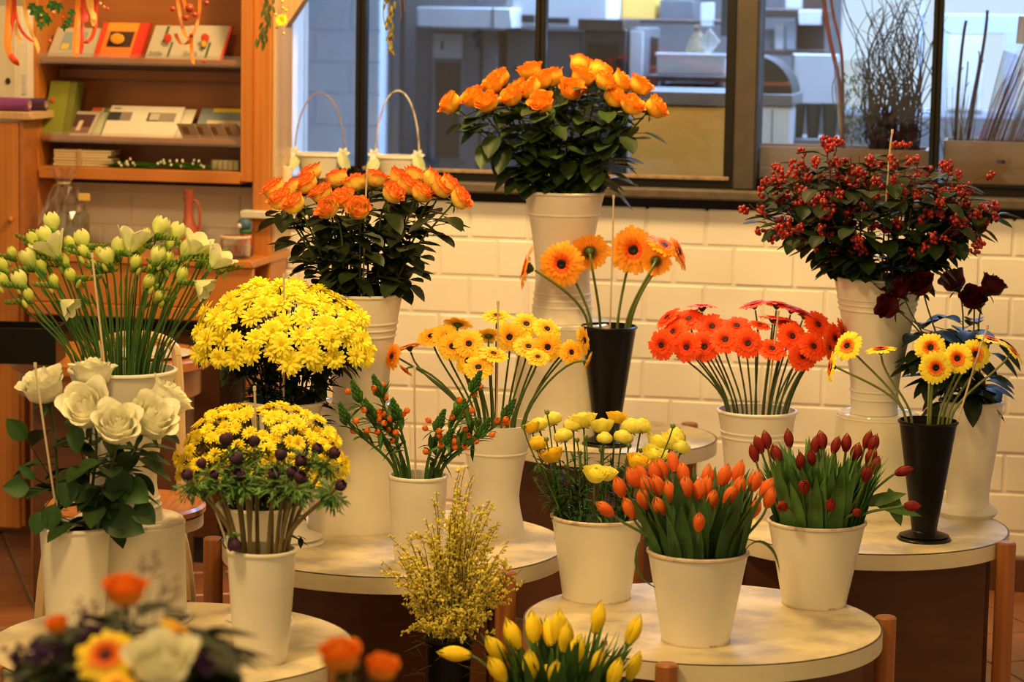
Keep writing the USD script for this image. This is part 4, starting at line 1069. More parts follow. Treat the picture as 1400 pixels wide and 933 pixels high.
def gerbera_kind(name, outer, inner, ruff, disc, n=26, single=False, variants=2, il=1.0):
    for k in range(variants):
        r_ = np.random.default_rng(sum(map(ord, name)) * 3 + k)
        parts, po, pi = [], [], []
        for i in range(n):
            a = 2 * math.pi * (i + r_.uniform(-.2, .2)) / n; d = np.array([math.cos(a), math.sin(a), 0]); s = np.array([-math.sin(a), math.cos(a), 0])
            L = r_.uniform(.92, 1.04); dz = r_.uniform(-.08, .05)
            t = np.linspace(0, 1, 6)
            pts = np.outer(.16 + (L - .16) * t, d) + np.outer(.02 + .16 * np.sin(t * 2.2) + (dz - .10) * t**2, [0, 0, 1])
            w = np.array([.035, .085, .118, .132, .125, .065]) * (26 / n) * r_.uniform(.9, 1.08)
            po.append(blade(pts, w, s, .18, 3, np.array(inner) * (.5 if il == 1 else .2) + np.array(outer) * (.5 if il == 1 else .8), outer))
        for i in range(int(n * .75)):
            a = 2 * math.pi * (i + .5 + r_.uniform(-.25, .25)) / int(n * .75); d = np.array([math.cos(a), math.sin(a), 0]); s = np.array([-math.sin(a), math.cos(a), 0])
            L = r_.uniform(.58, .72) * il; t = np.linspace(0, 1, 5)
            pts = np.outer(.14 + (L - .14) * t, d) + np.outer(.05 + .20 * np.sin(t * 2.0) - .03 * t, [0, 0, 1])
            pi.append(blade(pts, np.array([.03, .07, .09, .09, .02]), s, .18, 3, inner, np.array(outer) * (.75 if il == 1 else .3) + np.array(inner) * (.25 if il == 1 else .7)))
        if single:
            for m in po: parts.append(('petal', m, 'petal', None))
        else: parts.append(('outer_petals', join(po), 'petal', 'stuff'))
        parts.append(('inner_petals', join(pi), 'petal', 'stuff'))
        rf = []
        for i in range(34):
            a = 2 * math.pi * i / 34 + r_.uniform(-.05, .05); L = r_.uniform(.30, .44); d = np.array([math.cos(a), math.sin(a), 0]); s = np.array([-math.sin(a), math.cos(a), 0])
            pts = np.outer([.1, .5 * (L + .1), L], d) + np.outer([.10, .20, .235], [0, 0, 1])
            rf.append(blade(pts, np.array([.03, .045, .02]), s, .2, 3, ruff, np.array(ruff) * .8 + np.array(inner) * .4))
        parts.append(('ruff', join(rf), 'petal', 'stuff'))
        parts.append(('disc', tinted(lathe([(.24, .08), (.22, .17), (.17, .215), (.09, .20), (0, .17)], 22), disc), 'leaf', None))
        cal = [tinted(lathe([(.06, -.26), (.10, -.22), (.20, -.12), (.27, .0), (.2, .06), (0, .06)], 16), (.06, .09, .03))]
        for i in range(20):
            a = i * math.pi / 10; d = np.array([math.cos(a), math.sin(a), .25]); cal.append(leaf(np.array([.2 * math.cos(a), .2 * math.sin(a), -.06]), d, [0, 0, 1], .24, .07, .1, (.045, .075, .02), nv=4))
        parts.append(('calyx', join(cal), 'leaf', None))
        kind(name, parts)


gerbera_kind('orange_gerbera_bloom', (1.0, .44, .03), (.95, .24, .015), (.66, .05, .01), (.015, .008, .006), 25, True)
gerbera_kind('yellow_gerbera_bloom', (1.0, .68, .05), (1.0, .58, .035), (.85, .36, .03), (.02, .008, .006), 26)
gerbera_kind('red_gerbera_bloom', (.95, .105, .014), (.88, .07, .010), (.62, .035, .006), (.06, .012, .006), 28)
gerbera_kind('bicolour_gerbera_bloom', (1.0, .88, .07), (.92, .22, .015), (.72, .085, .008), (.015, .008, .006), 24, True, 2, .80)


def egg(v): return math.sin(math.pi * (.13 + .80 * v ** 1.12)) ** .8, v


def tulip_kind(name, base, tip, variants=3, egg_=egg, slim=.285, streak=None):
    for k in range(variants):
        r_ = np.random.default_rng(sum(map(ord, name)) * 5 + k)
        parts = []
        wide = 1 + .09 * k
        for i in range(6):
            out = i % 2
            m = petal(i * math.pi / 3 + r_.uniform(-.08, .08), slim * wide * (1.0 if out else .93), 1.0 * (1 if out else 1.03), .74, egg_, 7, 8, np.array(base) * r_.uniform(.85, 1.1), tip, .12, .9, .03 + .02 * k, r_.uniform(0, 9), 1.0)
            parts.append(('petal', m, 'petal', None))
        parts.append(('receptacle', tinted(lathe([(0, -.04), (.07, -.03), (.16, .05), (0, .08)], 10), (.15, .22, .06)), 'leaf', None))
        kind(name, parts)


tulip_kind('orange_tulip_bloom', (.86, .17, .025), (.92, .33, .08))
tulip_kind('burgundy_tulip_bloom', (.26, .016, .014), (.36, .045, .025))
tulip_kind('yellow_tulip_bloom', (1.0, .78, .03), (1.0, .86, .06), 3, egg, .235)


def daisy_kind(name, col, col2, disc, layers, variants=2, dome=.3, w0=.11):
    for k in range(variants):
        r_ = np.random.default_rng(sum(map(ord, name)) * 7 + k)
        ps = []
        for L0, n, lift in layers:
            o = r_.uniform(0, 6)
            for i in range(n):
                a = o + 2 * math.pi * (i + r_.uniform(-.25, .25)) / n; L = L0 * r_.uniform(.9, 1.08); d = np.array([math.cos(a), math.sin(a), 0]); s = np.array([-math.sin(a), math.cos(a), 0])
                t = np.linspace(0, 1, 5)
                pts = np.outer(.1 + (L - .1) * t, d) + np.outer(lift * np.sin(t * 1.7) + .04 - dome * t**2 * L * (1 - lift), [0, 0, 1])
                ps.append(blade(pts, np.array([.05, .11, .15, .14, .05]) * w0 / .11, s, .3, 3, col2, col))
        kind(name, [('petals', join(ps), 'petal', 'stuff'), ('disc', tinted(lathe([(.26, .06), (.24, .13), (.15, .19), (0, .21)], 12), disc), 'leaf', None), ('calyx', tinted(lathe([(.05, -.2), (.12, -.15), (.24, -.03), (.26, .05), (0, .06)], 10), (.05, .09, .02)), 'leaf', None)])


daisy_kind('yellow_mum_bloom', (1.0, .95, .08), (1.0, .86, .05), (.62, .55, .03), ((1.0, 13, .22), (.86, 11, .38), (.62, 8, .6)))
daisy_kind('button_mum_bloom', (1.0, .88, .05), (1.0, .78, .03), (.55, .42, .02), ((1.0, 15, .30), (.84, 12, .5)), w0=.10)


def ranunculus_kind(name, col, variants=3):
    for k in range(variants):
        r_ = np.random.default_rng(sum(map(ord, name)) * 9 + k); parts, ht = [], []
        op = (.0, .05, .5)[k]
        for R, H, n, outer in ((.38, .90, 4, 0), (.58, .92, 5, 0), (.78, .88, 5, 1), (.98, .80, 6, 1)):
            o = r_.uniform(0, 6)
            def pr(v, op=op, outer=outer): return math.sin(math.pi * (.10 + (.78 - op * .7) * v)) ** .8 + op * outer * v * v * .5, (1 - math.cos(math.pi * v * .92)) / 2
            for i in range(n):
                m = petal(o + i * 2 * math.pi / n + r_.uniform(-.15, .15), R * r_.uniform(.95, 1.05), H * 1.40, .85, pr, 6, 6, np.array(col) * r_.uniform(.9, 1.0), np.minimum(np.array(col) * [1.0, 1.08, 1.6], 1), .1, .6, .05 * outer, r_.uniform(0, 9))
                (parts if outer else ht).append(m)
        ht.append(tinted(lathe([(.66, .5), (.64, .95), (.48, 1.2), (.24, 1.32), (0, 1.35)], 14), np.array(col) * [.95, .95, .7]))
        ht.append(tinted(lathe([(.2, 1.30), (.14, 1.38), (0, 1.36)], 10), (.35, .42, .05)))
        kind(name, [('heart', join(ht), 'petal', None)] + [('petal', m, 'petal', None) for m in parts] + [('calyx', join([tinted(lathe([(.04, -.14), (.1, -.1), (.22, .02), (0, .06)], 10), (.07, .13, .03))] + [leaf(np.array([.1 * math.cos(a), .1 * math.sin(a), -.02]), [math.cos(a), math.sin(a), -.1], [0, 0, 1], .55, .22, .2, (.10, .18, .05), nv=4) for a in np.arange(5) * 1.2566]), 'leaf', None)])


ranunculus_kind('ranunculus_bloom', (1.0, .93, .16))
ranunculus_kind('golden_ranunculus_bloom', (1.0, .70, .04))


def bud(v): return math.sin(math.pi * (.08 + .72 * v)) ** .9, v


for k in range(2):      # anemone: closed dark bloom over a ruff of cut leaves
    r_ = np.random.default_rng(90 + k)
    kind('anemone_bloom', [('petal', petal(i * 1.0472 + r_.uniform(-.1, .1), .62 if i % 2 else .56, 1.15, .8, bud, 6, 6, (.055, .022, .050), (.10, .04, .11), .12, .7, .05, r_.uniform(0, 9)), 'petal', None) for i in range(7)]
         + [('heart', tinted(lathe([(0, 0), (.4, .2), (.36, .8), (0, .95)], 10), (.02, .01, .02)), 'petal', None)])
for k in range(2):
    r_ = np.random.default_rng(95 + k); c_ = []
    for i in range(26):
        a = r_.uniform(0, 6.28); d = np.array([math.cos(a), math.sin(a), r_.uniform(-.35, .55)]); b_ = d * .1
        g = np.array([.10, .225, .050]) * r_.uniform(.6, 1.3)
        L = r_.uniform(.9, 1.7)
        c_.append(leaf(b_, d, [0, 0, 1], L, .24, .25, g, nv=5, wave=.03))
        for s_ in (.45, .7): c_.append(leaf(b_ + d * L * s_ / np.linalg.norm(d), d + r_.normal(size=3) * .7, [0, 0, 1], L * .45, .16, .2, g, nv=4))
    kind('anemone_ruff', [('ruff_leaf', join(c_), 'leaf', 'stuff')])
for k in range(3):      # freesia: a cup of six cream petals, from bud to open
    r_ = np.random.default_rng(100 + k)
    o = (0, .10, .7)[k]
    def fr(v, o=o): return (math.sin(math.pi * (.08 + (.80 - o * .5) * v)) ** .9) + o * v * v * .8, v
    col = ((.74, .78, .22), (.85, .86, .40), (.92, .90, .66))[k]
    kind('freesia_bloom', [('petal', petal(i * 1.0472, (.36, .42, .52)[k], 1.0, .72, fr, 6, 7, np.array(col) * [.85, .95, .6], col, .2, .85, .03, r_.uniform(0, 9)), 'petal', None) for i in range(6)]
         + [('tube', tinted(lathe([(0, -.25), (.05, -.25), (.12, .02), (0, .1)], 8), (.30, .40, .08)), 'leaf', None)])

# ------------------------------------------------------------------ arranging flowers
def stem_path(v, head, axis, spread=.8, n=9, tail=.45, k=.55, low=.02):
    c = v['c']; d = head[:2] - c; L = np.linalg.norm(d); d = d / max(L, 1e-6)
    m = np.r_[c + d * min(L * k + .004, v['rr'] * spread), v['zr']]
    b = np.r_[c + (m[:2] - c) * .45, v['zb'] + low]
    t0 = (m - b) / np.linalg.norm(m - b); D = np.linalg.norm(head - m)
    ax = np.asarray(axis, float) / np.linalg.norm(axis)
    up = hermite(m, head, t0 * D * .9, (ax * .75 + np.array([0, 0, .25])) * D * tail * 2, n)
    return np.vstack([[b], [b + (m - b) * .5], up])


def along(pts, s):
    d = np.r_[0, np.cumsum(np.linalg.norm(np.diff(pts, axis=0), axis=1))]; s = np.asarray(s) * d[-1]
    return np.stack([np.interp(s, d, pts[:, i]) for i in range(3)], -1)


def flower(name, label, cat, v, head, axis, cls, size, stem_r, stem_t, group=None, off=.25, tail=.45, spread=.8, spin=None, k=.55, stemmat='stem', sides=6):
    """head: where the bloom sits; size: metres per unit of the bloom kind"""
    axis = np.asarray(axis, float) / np.linalg.norm(axis)
    nk = head - axis * off * size
    pts = stem_path(v, nk, axis, spread, tail=tail, k=k)
    T = thing(name, label, cat, pts[0], group=group)
    put(T, 'stem', local(T, tube(pts, np.linspace(stem_r * 1.1, stem_r * .85, len(pts)), sides)[0]) if False else (local(T, tube(pts, np.linspace(stem_r * 1.1, stem_r * .85, len(pts)), sides)[0]), tube(pts, stem_r, sides)[1]), 'stem', tint=stem_t)
    place(T, 'bloom', cls, frame(axis, rng.uniform(0, 6.28) if spin is None else spin, local(T, head), size))
    return T, pts


def cam_dir(p):
    d = O - np.asarray(p); return d / np.linalg.norm(d)


def lput(T, name, m, mt, **k):
    put(T, name, (local(T, m[0]),) + tuple(m[1:]), mt, **k)


def lean(v, p, up=1.0, out=1.0):
    d = np.r_[p[:2] - v['c'], 0]; d = d / max(.05, np.linalg.norm(d))
    return d * out + np.array([0, 0, up])


def pick(name): return KN[name][int(rng.integers(len(KN[name])))]


def depth(v, py, ymid, half, k=.07):
    """heads low in a bunch stand nearer, high ones farther"""
    return v['y'] - k * max(-1, min(1, (py - ymid) / half))


def rose_leaves(T, pts, n, L, tint, s0=.45, s1=.95, vs=.7, droop=.35, outw=.9):
    sl = np.linalg.norm(np.diff(pts, axis=0), axis=1); sr = sl[:2].sum() / sl.sum()
    for k in range(n):
        s = sr + (1 - sr) * (s0 + (s1 - s0) * (k + rng.uniform(0, .8)) / n)
        p = along(pts, s); a = rng.uniform(0, 6.28)
        d = np.array([math.cos(a), math.sin(a), rng.uniform(-.45, .5)])
        pet = p + d * L * rng.uniform(.2, .6) * outw
        g = np.array(tint) * rng.uniform(.7, 1.4)
        lf = [leaf(pet, d + [0, 0, -.1], [0, 0, 1], L * rng.uniform(.8, 1.15), L * vs, droop, g, wave=.02)]
        lput(T, 'leaf', join(lf + [tinted(tube([p, pet], .0011, 4, cap=False), g)]), 'leaf')

GS = (.075, .13, .025)


def bunch(name, label, cat, key, heads, kindname, rpx, stem_r, stem_t, group, up=1.0, out=.8, toward=.25, kd=.08, leaves=None, off=.25, tail=.45, spread=.8, k=.55, jit=.15, dy=0):
    v = VES[key]; heads = sorted([(h[0], h[1] + dy) + tuple(h[2:]) for h in heads], key=lambda h: h[0])
    ys = [h[1] for h in heads]; ym, hf = (max(ys) + min(ys)) / 2, max(8, (max(ys) - min(ys)) / 2)
    res = []
    for i, h in enumerate(heads):
        D = v['y'] - kd * (h[1] - ym) / hf + rng.uniform(-.015, .015)
        if len(h) > 2 and 'D' in h[2]: D = v['y'] + h[2]['D']
        p = P(h[0], h[1], D)
        o = h[2] if len(h) > 2 else {}
        ax = np.array(o['ax'], float) if 'ax' in o else lean(v, p, up, out) + cam_dir(p) * toward + rng.normal(size=3) * jit
        cls = KN[o.get('kind', kindname)]; cls = cls[o['var']] if 'var' in o else cls[int(rng.integers(len(cls)))]
        T, pts = flower(name, label.format(nth(i, len(heads))), cat, v, p, ax, cls, rpx * o.get('s', 1) * sc(p), stem_r, stem_t, group, off, o.get('tail', tail), spread, k=k)
        if leaves: leaves(T, pts)
        res.append((T, pts, p))
    return res


# orange roses
bunch('orange_rose', 'orange rose in the ribbed bucket below the window, {}', 'rose', 'oro',
      [(626, 149, {'ax': (-1, -.2, .7), 's': 1.0}), (655, 143), (672, 150), (682, 125), (690, 118), (706, 142), (729, 110), (716, 133), (735, 130), (744, 150), (760, 118), (779, 132), (792, 117), (790, 100), (820, 122), (838, 120), (833, 143), (868, 128), (858, 154), (886, 154, {'ax': (.8, -.3, .6)}), (812, 108), (748, 120)],
      'orange_rose_bloom', 15.5, .0028, (.05, .085, .02), 'orange roses in the ribbed bucket', leaves=lambda T, p: rose_leaves(T, p, 15, .082, (.028, .056, .012), .08, .97, .62, .25), k=.6)
# a few loose sprigs hanging over that rim
# red-and-yellow roses
bunch('bicolour_rose', 'red-edged yellow rose in the tall white bucket at left centre, {}', 'rose', 'bic',
      [(381, 268), (389, 284), (408, 268), (410, 288), (426, 262), (432, 248), (446, 275), (466, 256), (473, 282), (456, 292), (491, 294), (490, 262), (510, 256), (530, 273), (549, 264), (569, 273), (562, 252), (580, 253), (595, 264), (620, 279, {'ax': (.8, -.3, .6)}), (540, 254), (606, 262)],
      'bicolour_rose_bloom', 15, .0028, (.06, .09, .022), 'red-edged yellow roses', leaves=lambda T, p: rose_leaves(T, p, 13, .070, (.028, .044, .014), .06, .92, .68, .25), k=.6)
# white roses
def big_leaves(T, pts): rose_leaves(T, pts, 11, .075, (.020, .050, .012), .05, .82, .66, .3)
W = bunch('white_rose', 'large white rose in the slim vase at left, {}', 'rose', 'wrose',
          [(66, 550, {'s': 1.0, 'ax': (-.25, -.3, 1)}), (126, 532, {'s': .9, 'ax': (0, .1, 1), 'D': .06}), (127, 572, {'s': 1.1, 'ax': (-.2, -.8, .8), 'D': -.02}), (160, 596, {'s': .98, 'ax': (.1, -.8, .9), 'D': -.08}), (198, 588, {'s': 1.08, 'ax': (.5, -.6, .8), 'D': -.02}), (216, 562, {'s': .92, 'ax': (.7, .1, .8), 'D': .06})],
          'white_rose_bloom', 28, .0036, (.045, .08, .02), 'white roses', kd=.05, leaves=big_leaves)
for i, (a, b, dx, dz, L, w) in enumerate(((36, 600, -.5, .6, .06, .042), (104, 580, .05, -1, .062, .040), (40, 668, -1, .1, .055, .044), (56, 700, -.2, -.9, .05, .04), (48, 655, -.8, .7, .045, .022), (140, 700, .9, -.35, .10, .075), (170, 660, .5, -.3, .07, .06), (95, 650, -.1, -1, .07, .05), (160, 640, .2, -.8, .075, .06), (185, 690, .6, -.5, .06, .05), (120, 660, 0, -1, .07, .055), (75, 690, -.2, -1, .055, .045))):
    T, pts, p = W[(0, 2, 0, 0, 0, 3, 4, 2, 3, 5, 2, 0)[i]]
    p = P(a, b, VES['wrose']['y'] - .05)
    s = along(pts, .62)
    lput(T, 'leaf', join([leaf(p, [dx, -.35, dz], [-.1, -1, .35], L, w, .15, np.array((.030, .085, .020)) * rng.uniform(.7, 1.3), wave=.015), tinted(tube([s, p], .0014, 4, cap=False), (.04, .06, .02))]), 'leaf')
# dark red roses
def dark_leaves(T, pts): rose_leaves(T, pts, 20, .090, (.012, .024, .010), .02, .74, .55, .4)
bunch('dark_red_rose', 'dark red rose in the tall white vase at right, {}', 'rose', 'dred',
      [(1226, 424, {'ax': (-.9, -.3, .4), 'D': -.12}), (1235, 405, {'D': -.10}), (1262, 399, {'D': -.10}), (1310, 396), (1349, 402), (1332, 418)], 'dark_rose_bloom', 17, .0026, (.07, .10, .03), 'dark red roses', leaves=dark_leaves, k=.8, up=1.2)

# gerberas. axes: x right, y away from the camera, z up
ST = (.11, .15, .03)
bunch('orange_gerbera', 'large orange gerbera in the middle black vase, {}', 'gerbera', 'ger_o',
      [(722, 367, {'ax': (-1, .05, .25), 's': 1.0}), (769, 361, {'ax': (-.28, -1, .05)}), (806, 345, {'ax': (-.05, 1, .22), 's': .85}), (865, 342, {'ax': (.05, -1, .12), 's': 1.06}), (897, 357, {'ax': (.2, .8, .1), 's': .7}), (907, 338, {'ax': (.35, -.35, .8), 's': .8}), (925, 346, {'ax': (1, -.25, .45), 's': .85})],
      'orange_gerbera_bloom', 32, .0042, ST, 'orange gerberas', kd=.03, off=.3, tail=.5, k=.35)
bunch('yellow_gerbera', 'golden yellow gerbera in the waisted white vase, {}', 'gerbera', 'ger_y',
      [(538, 488, {'ax': (-.8, -.5, .2), 'kind': 'orange_gerbera_bloom', 's': .9}), (560, 476, {'ax': (-.3, .2, 1), 'kind': 'orange_gerbera_bloom', 's': .9}), (555, 506, {'ax': (-.5, -.2, -.6), 's': .6, 'kind': 'orange_gerbera_bloom'}), (590, 462, {'ax': (-.2, -.5, .8)}), (610, 462, {'ax': (.2, -.7, .6)}), (619, 474, {'ax': (-.1, -.9, .2)}), (641, 471, {'ax': (0, -1, .45)}), (626, 444, {'ax': (.1, .5, .9)}), (654, 504, {'ax': (0, -.8, .7)}), (641, 494, {'ax': (-.5, -.7, .4)}), (674, 486, {'ax': (.2, -.4, 1)}), (668, 460, {'ax': (0, .6, .6), 's': .8}), (679, 434, {'ax': (0, -.35, 1)}), (697, 461, {'ax': (-.1, -1, .15)}), (719, 445, {'ax': (.15, -.7, .7)}), (722, 476, {'ax': (.1, -.5, .6)}), (748, 475, {'ax': (.2, -1, .2)}), (747, 452, {'ax': (.3, -.6, .7)}), (780, 482, {'ax': (.4, -.8, .2), 's': .85}), (796, 466, {'ax': (.9, -.4, .2)}), (801, 496, {'ax': (.9, -.1, -.4), 's': .8}), (735, 490, {'ax': (.1, -.6, .8), 's': .8})],
      'yellow_gerbera_bloom', 21.5, .0030, (.07, .12, .025), 'golden yellow gerberas', kd=.07, off=.3, k=.35)
bunch('red_gerbera', 'bright red-orange gerbera in the two-ribbed white bucket, {}', 'gerbera', 'ger_r',
      [(906, 472, {'ax': (-.5, -.8, .1)}), (914, 436, {'ax': (-.7, -.2, .8)}), (922, 455, {'ax': (-.5, -.5, .5)}), (942, 438, {'ax': (-.2, -.6, .8)}), (960, 421, {'ax': (0, .1, 1)}), (973, 448, {'ax': (0, -.8, .6)}), (1007, 448, {'ax': (0, -.6, .9)}), (940, 475, {'ax': (-.4, -.8, .2)}), (963, 474, {'ax': (-.1, -1, .2)}), (991, 466, {'ax': (0, -.8, .6)}), (1022, 470, {'ax': (0, -1, .35)}), (1038, 446, {'ax': (.2, -.2, 1), 's': .8}), (1055, 479, {'ax': (.1, -.6, .8)}), (1031, 418, {'ax': (-.3, .0, 1)}), (1082, 461, {'ax': (.2, -.9, .5)}), (1117, 445, {'ax': (.4, -.7, .5)}), (1111, 475, {'ax': (.3, -.8, .5)}), (1097, 487, {'ax': (.2, -.9, .1)}), (1076, 445, {'ax': (.2, -.3, .9)}), (1139, 463, {'ax': (.6, -.6, .2)}), (1150, 455, {'ax': (.9, -.3, .3)}), (1057, 437, {'ax': (.1, .1, 1)}), (1082, 424, {'ax': (.2, .0, 1)}), (1100, 432, {'ax': (.4, .2, .8)}), (1062, 418, {'ax': (.1, .2, 1)}), (1132, 476, {'ax': (.6, -.3, .1), 's': .8})],
      'red_gerbera_bloom', 22, .0028, (.06, .10, .022), 'red gerberas', kd=.08, off=.3, k=.38)
bunch('bicolour_gerbera', 'yellow gerbera with orange-red centre in the right black vase, {}', 'gerbera', 'ger_b',
      [(1138, 502, {'ax': (-1, -.05, .15), 'tail': .6}), (1160, 474, {'ax': (-.6, -.7, .45), 'tail': .55}), (1204, 480, {'ax': (-.15, -.05, 1)}), (1272, 476, {'ax': (-.15, -.9, .35)}), (1279, 503, {'ax': (0, -1, .15), 's': 1.05}), (1310, 490, {'ax': (-.4, -.8, .1)}), (1333, 485, {'ax': (.15, -1, .25)}), (1354, 466, {'ax': (.25, -.1, 1)}), (1384, 483, {'ax': (.7, -.15, .75)})],
      'bicolour_gerbera_bloom', 22, .0033, (.15, .19, .045), 'bicoloured gerberas', kd=.03, off=.3, k=.30)

# tulips: leaves are broad blades
def tulip_leaf(T, v, az, L, w, bend, tint, r0=.75, zoff=0.0):
    d = np.array([math.cos(az), math.sin(az), 0]); t = np.linspace(0, 1, 9)
    b = np.r_[v['c'] + d[:2] * v['rr'] * r0 * .8, v['zr'] - .05 + zoff]
    pts = b + np.outer(L * (np.sin(t * bend) / bend if bend > .05 else t) * 1.0, [0, 0, 1]) + np.outer(L * (1 - np.cos(t * bend)) / max(bend, .05) + .14 * L * t, d)
    ww = w * .5 * np.array([.55, .8, .97, 1.0, .95, .82, .6, .33, .03])
    side = np.array([-d[1], d[0], 0]) + rng.normal(size=3) * .25
    lput(T, 'leaf', blade(pts, ww, side, .35, 5, np.array(tint) * .85, np.array(tint) * 1.15), 'leaf')


def tulips(name, label, key, heads, kindname, rpx, tint, group, nleaf=4, Lr=(.15, .215), wr=(.030, .048), bend=(.08, .75), **kw):
    v = VES[key]

    def lv(T, pts):
        d = pts[-1][:2] - v['c']; az0 = math.atan2(d[1], d[0])
        for k in range(nleaf):
            tulip_leaf(T, v, az0 + rng.uniform(-1.1, 1.1), rng.uniform(*Lr), rng.uniform(*wr), rng.uniform(*bend), np.array(tint) * rng.uniform(.75, 1.3), rng.uniform(.25, 1.0), rng.uniform(-.01, .02))
    return bunch(name, label, 'tulip', key, heads, kindname, rpx, .0034, (.10, .17, .05), group, leaves=lv, off=.04, **kw)


TO = tulips('orange_tulip', 'orange tulip in the front white pail, {}', 'tulip_o',
            [(838, 700, {'ax': (-.8, -.3, .6)}), (852, 675, {'ax': (-.4, -.2, 1)}), (866, 704), (885, 692), (906, 702), (891, 672), (904, 674), (918, 683), (938, 698), (955, 722, {'D': -.115}), (970, 692), (956, 680), (991, 685), (1006, 676), (1026, 704, {'ax': (.35, -.3, 1)}), (1040, 675, {'ax': (.6, -.1, 1)}), (1028, 668), (923, 642), (908, 652), (897, 655), (937, 658), (873, 662), (940, 676), (964, 676), (1048, 690), (966, 662), (985, 660), (1005, 655), (880, 660)],
            'orange_tulip_bloom', 29, (.060, .135, .040), 'orange tulips', kd=.07, dy=4, up=1.6, out=.6, toward=.1)
TR = tulips('burgundy_tulip', 'burgundy tulip in the rear right white pail, {}', 'tulip_r',
            [(1034, 624), (1042, 612), (1065, 624), (1080, 604), (1094, 634, {'D': -.07}), (1098, 664, {'ax': (0, -.9, .6), 's': 1.2, 'D': -.11}), (1113, 612), (1111, 628, {'D': -.06}), (1139, 612), (1156, 610), (1166, 622), (1182, 605), (1190, 610), (1187, 628), (1192, 640), (1182, 650, {'D': -.08}), (1224, 640, {'ax': (.9, -.2, .35)}), (1236, 684, {'ax': (1, -.2, .05), 's': .9}), (1074, 684, {'ax': (-.5, -1, .1), 's': 1.05, 'D': -.125}), (1135, 690, {'ax': (.0, -.6, .8), 's': .9, 'D': -.125}), (1168, 694, {'ax': (.2, -1, .3), 's': .85, 'D': -.12}), (1125, 606), (1050, 606)],
            'burgundy_tulip_bloom', 24, (.075, .18, .042), 'burgundy tulips', 8, (.15, .215), (.026, .042), kd=.08, dy=8, up=1.6, out=.6, toward=.1)
TY = tulips('yellow_tulip', 'yellow tulip in the pail at the bottom edge, {}', 'tulip_y',
            [(708, 888), (730, 880), (643, 897, {'ax': (-1, -.1, .12)}), (689, 905, {'ax': (-.6, -.2, .9)}), (690, 931, {'ax': (-.55, -.4, .9)}), (727, 928, {'ax': (-.1, -.3, 1)}), (744, 912, {'ax': (.6, -.3, -.4), 's': .8}), (763, 878), (754, 885), (772, 892), (783, 910), (814, 866, {'ax': (.15, 0, 1)}), (811, 925), (858, 882, {'ax': (.4, .1, 1)}), (859, 930, {'ax': (.35, -.2, 1)}), (835, 940), (760, 940)],
            'yellow_tulip_bloom', 42, (.048, .125, .030), 'yellow tulips', 6, (.15, .205), (.024, .036), kd=.07, up=1.5, out=.6, toward=.1)
# the two drooping leaves over the rim of the front pail
for px_, py_, pts_ in ((0, 0, [(893, 752), (876, 738), (868, 760), (872, 785), (888, 800), (897, 806)]), (0, 0, [(1020, 752), (1036, 742), (1050, 748), (1060, 762), (1066, 784)])):
    q = np.array([P(a, b, VES['tulip_o']['y'] - .02) for a, b in pts_])
    from scipy.interpolate import CubicSpline
    q = CubicSpline(np.linspace(0, 1, len(q)), q)(np.linspace(0, 1, 12))
    T = TO[0][0] if pts_[0][0] < 950 else TO[-1][0]
    lput(T, 'leaf', blade(q, .009 * np.array([.7, .9, 1, 1, 1, .95, .9, .8, .65, .5, .3, .05]), [.3, -1, .5], .3, 5, (.06, .13, .04), (.07, .15, .04)), 'leaf')
for a, b, dx, dz, L, w, T in ((1195, 690, .9, -.15, .11, .022, TR[-2][0]), (1215, 668, .35, -1, .09, .034, TR[-1][0]), (1180, 690, 1, .35, .10, .03, TR[-3][0])):
    lput(T, 'leaf', leaf(P(a, b, VES['tulip_r']['y'] - .03), [dx, -.2, dz], [-.2, -1, .5], L, w, .12, (.07, .16, .035)), 'leaf')

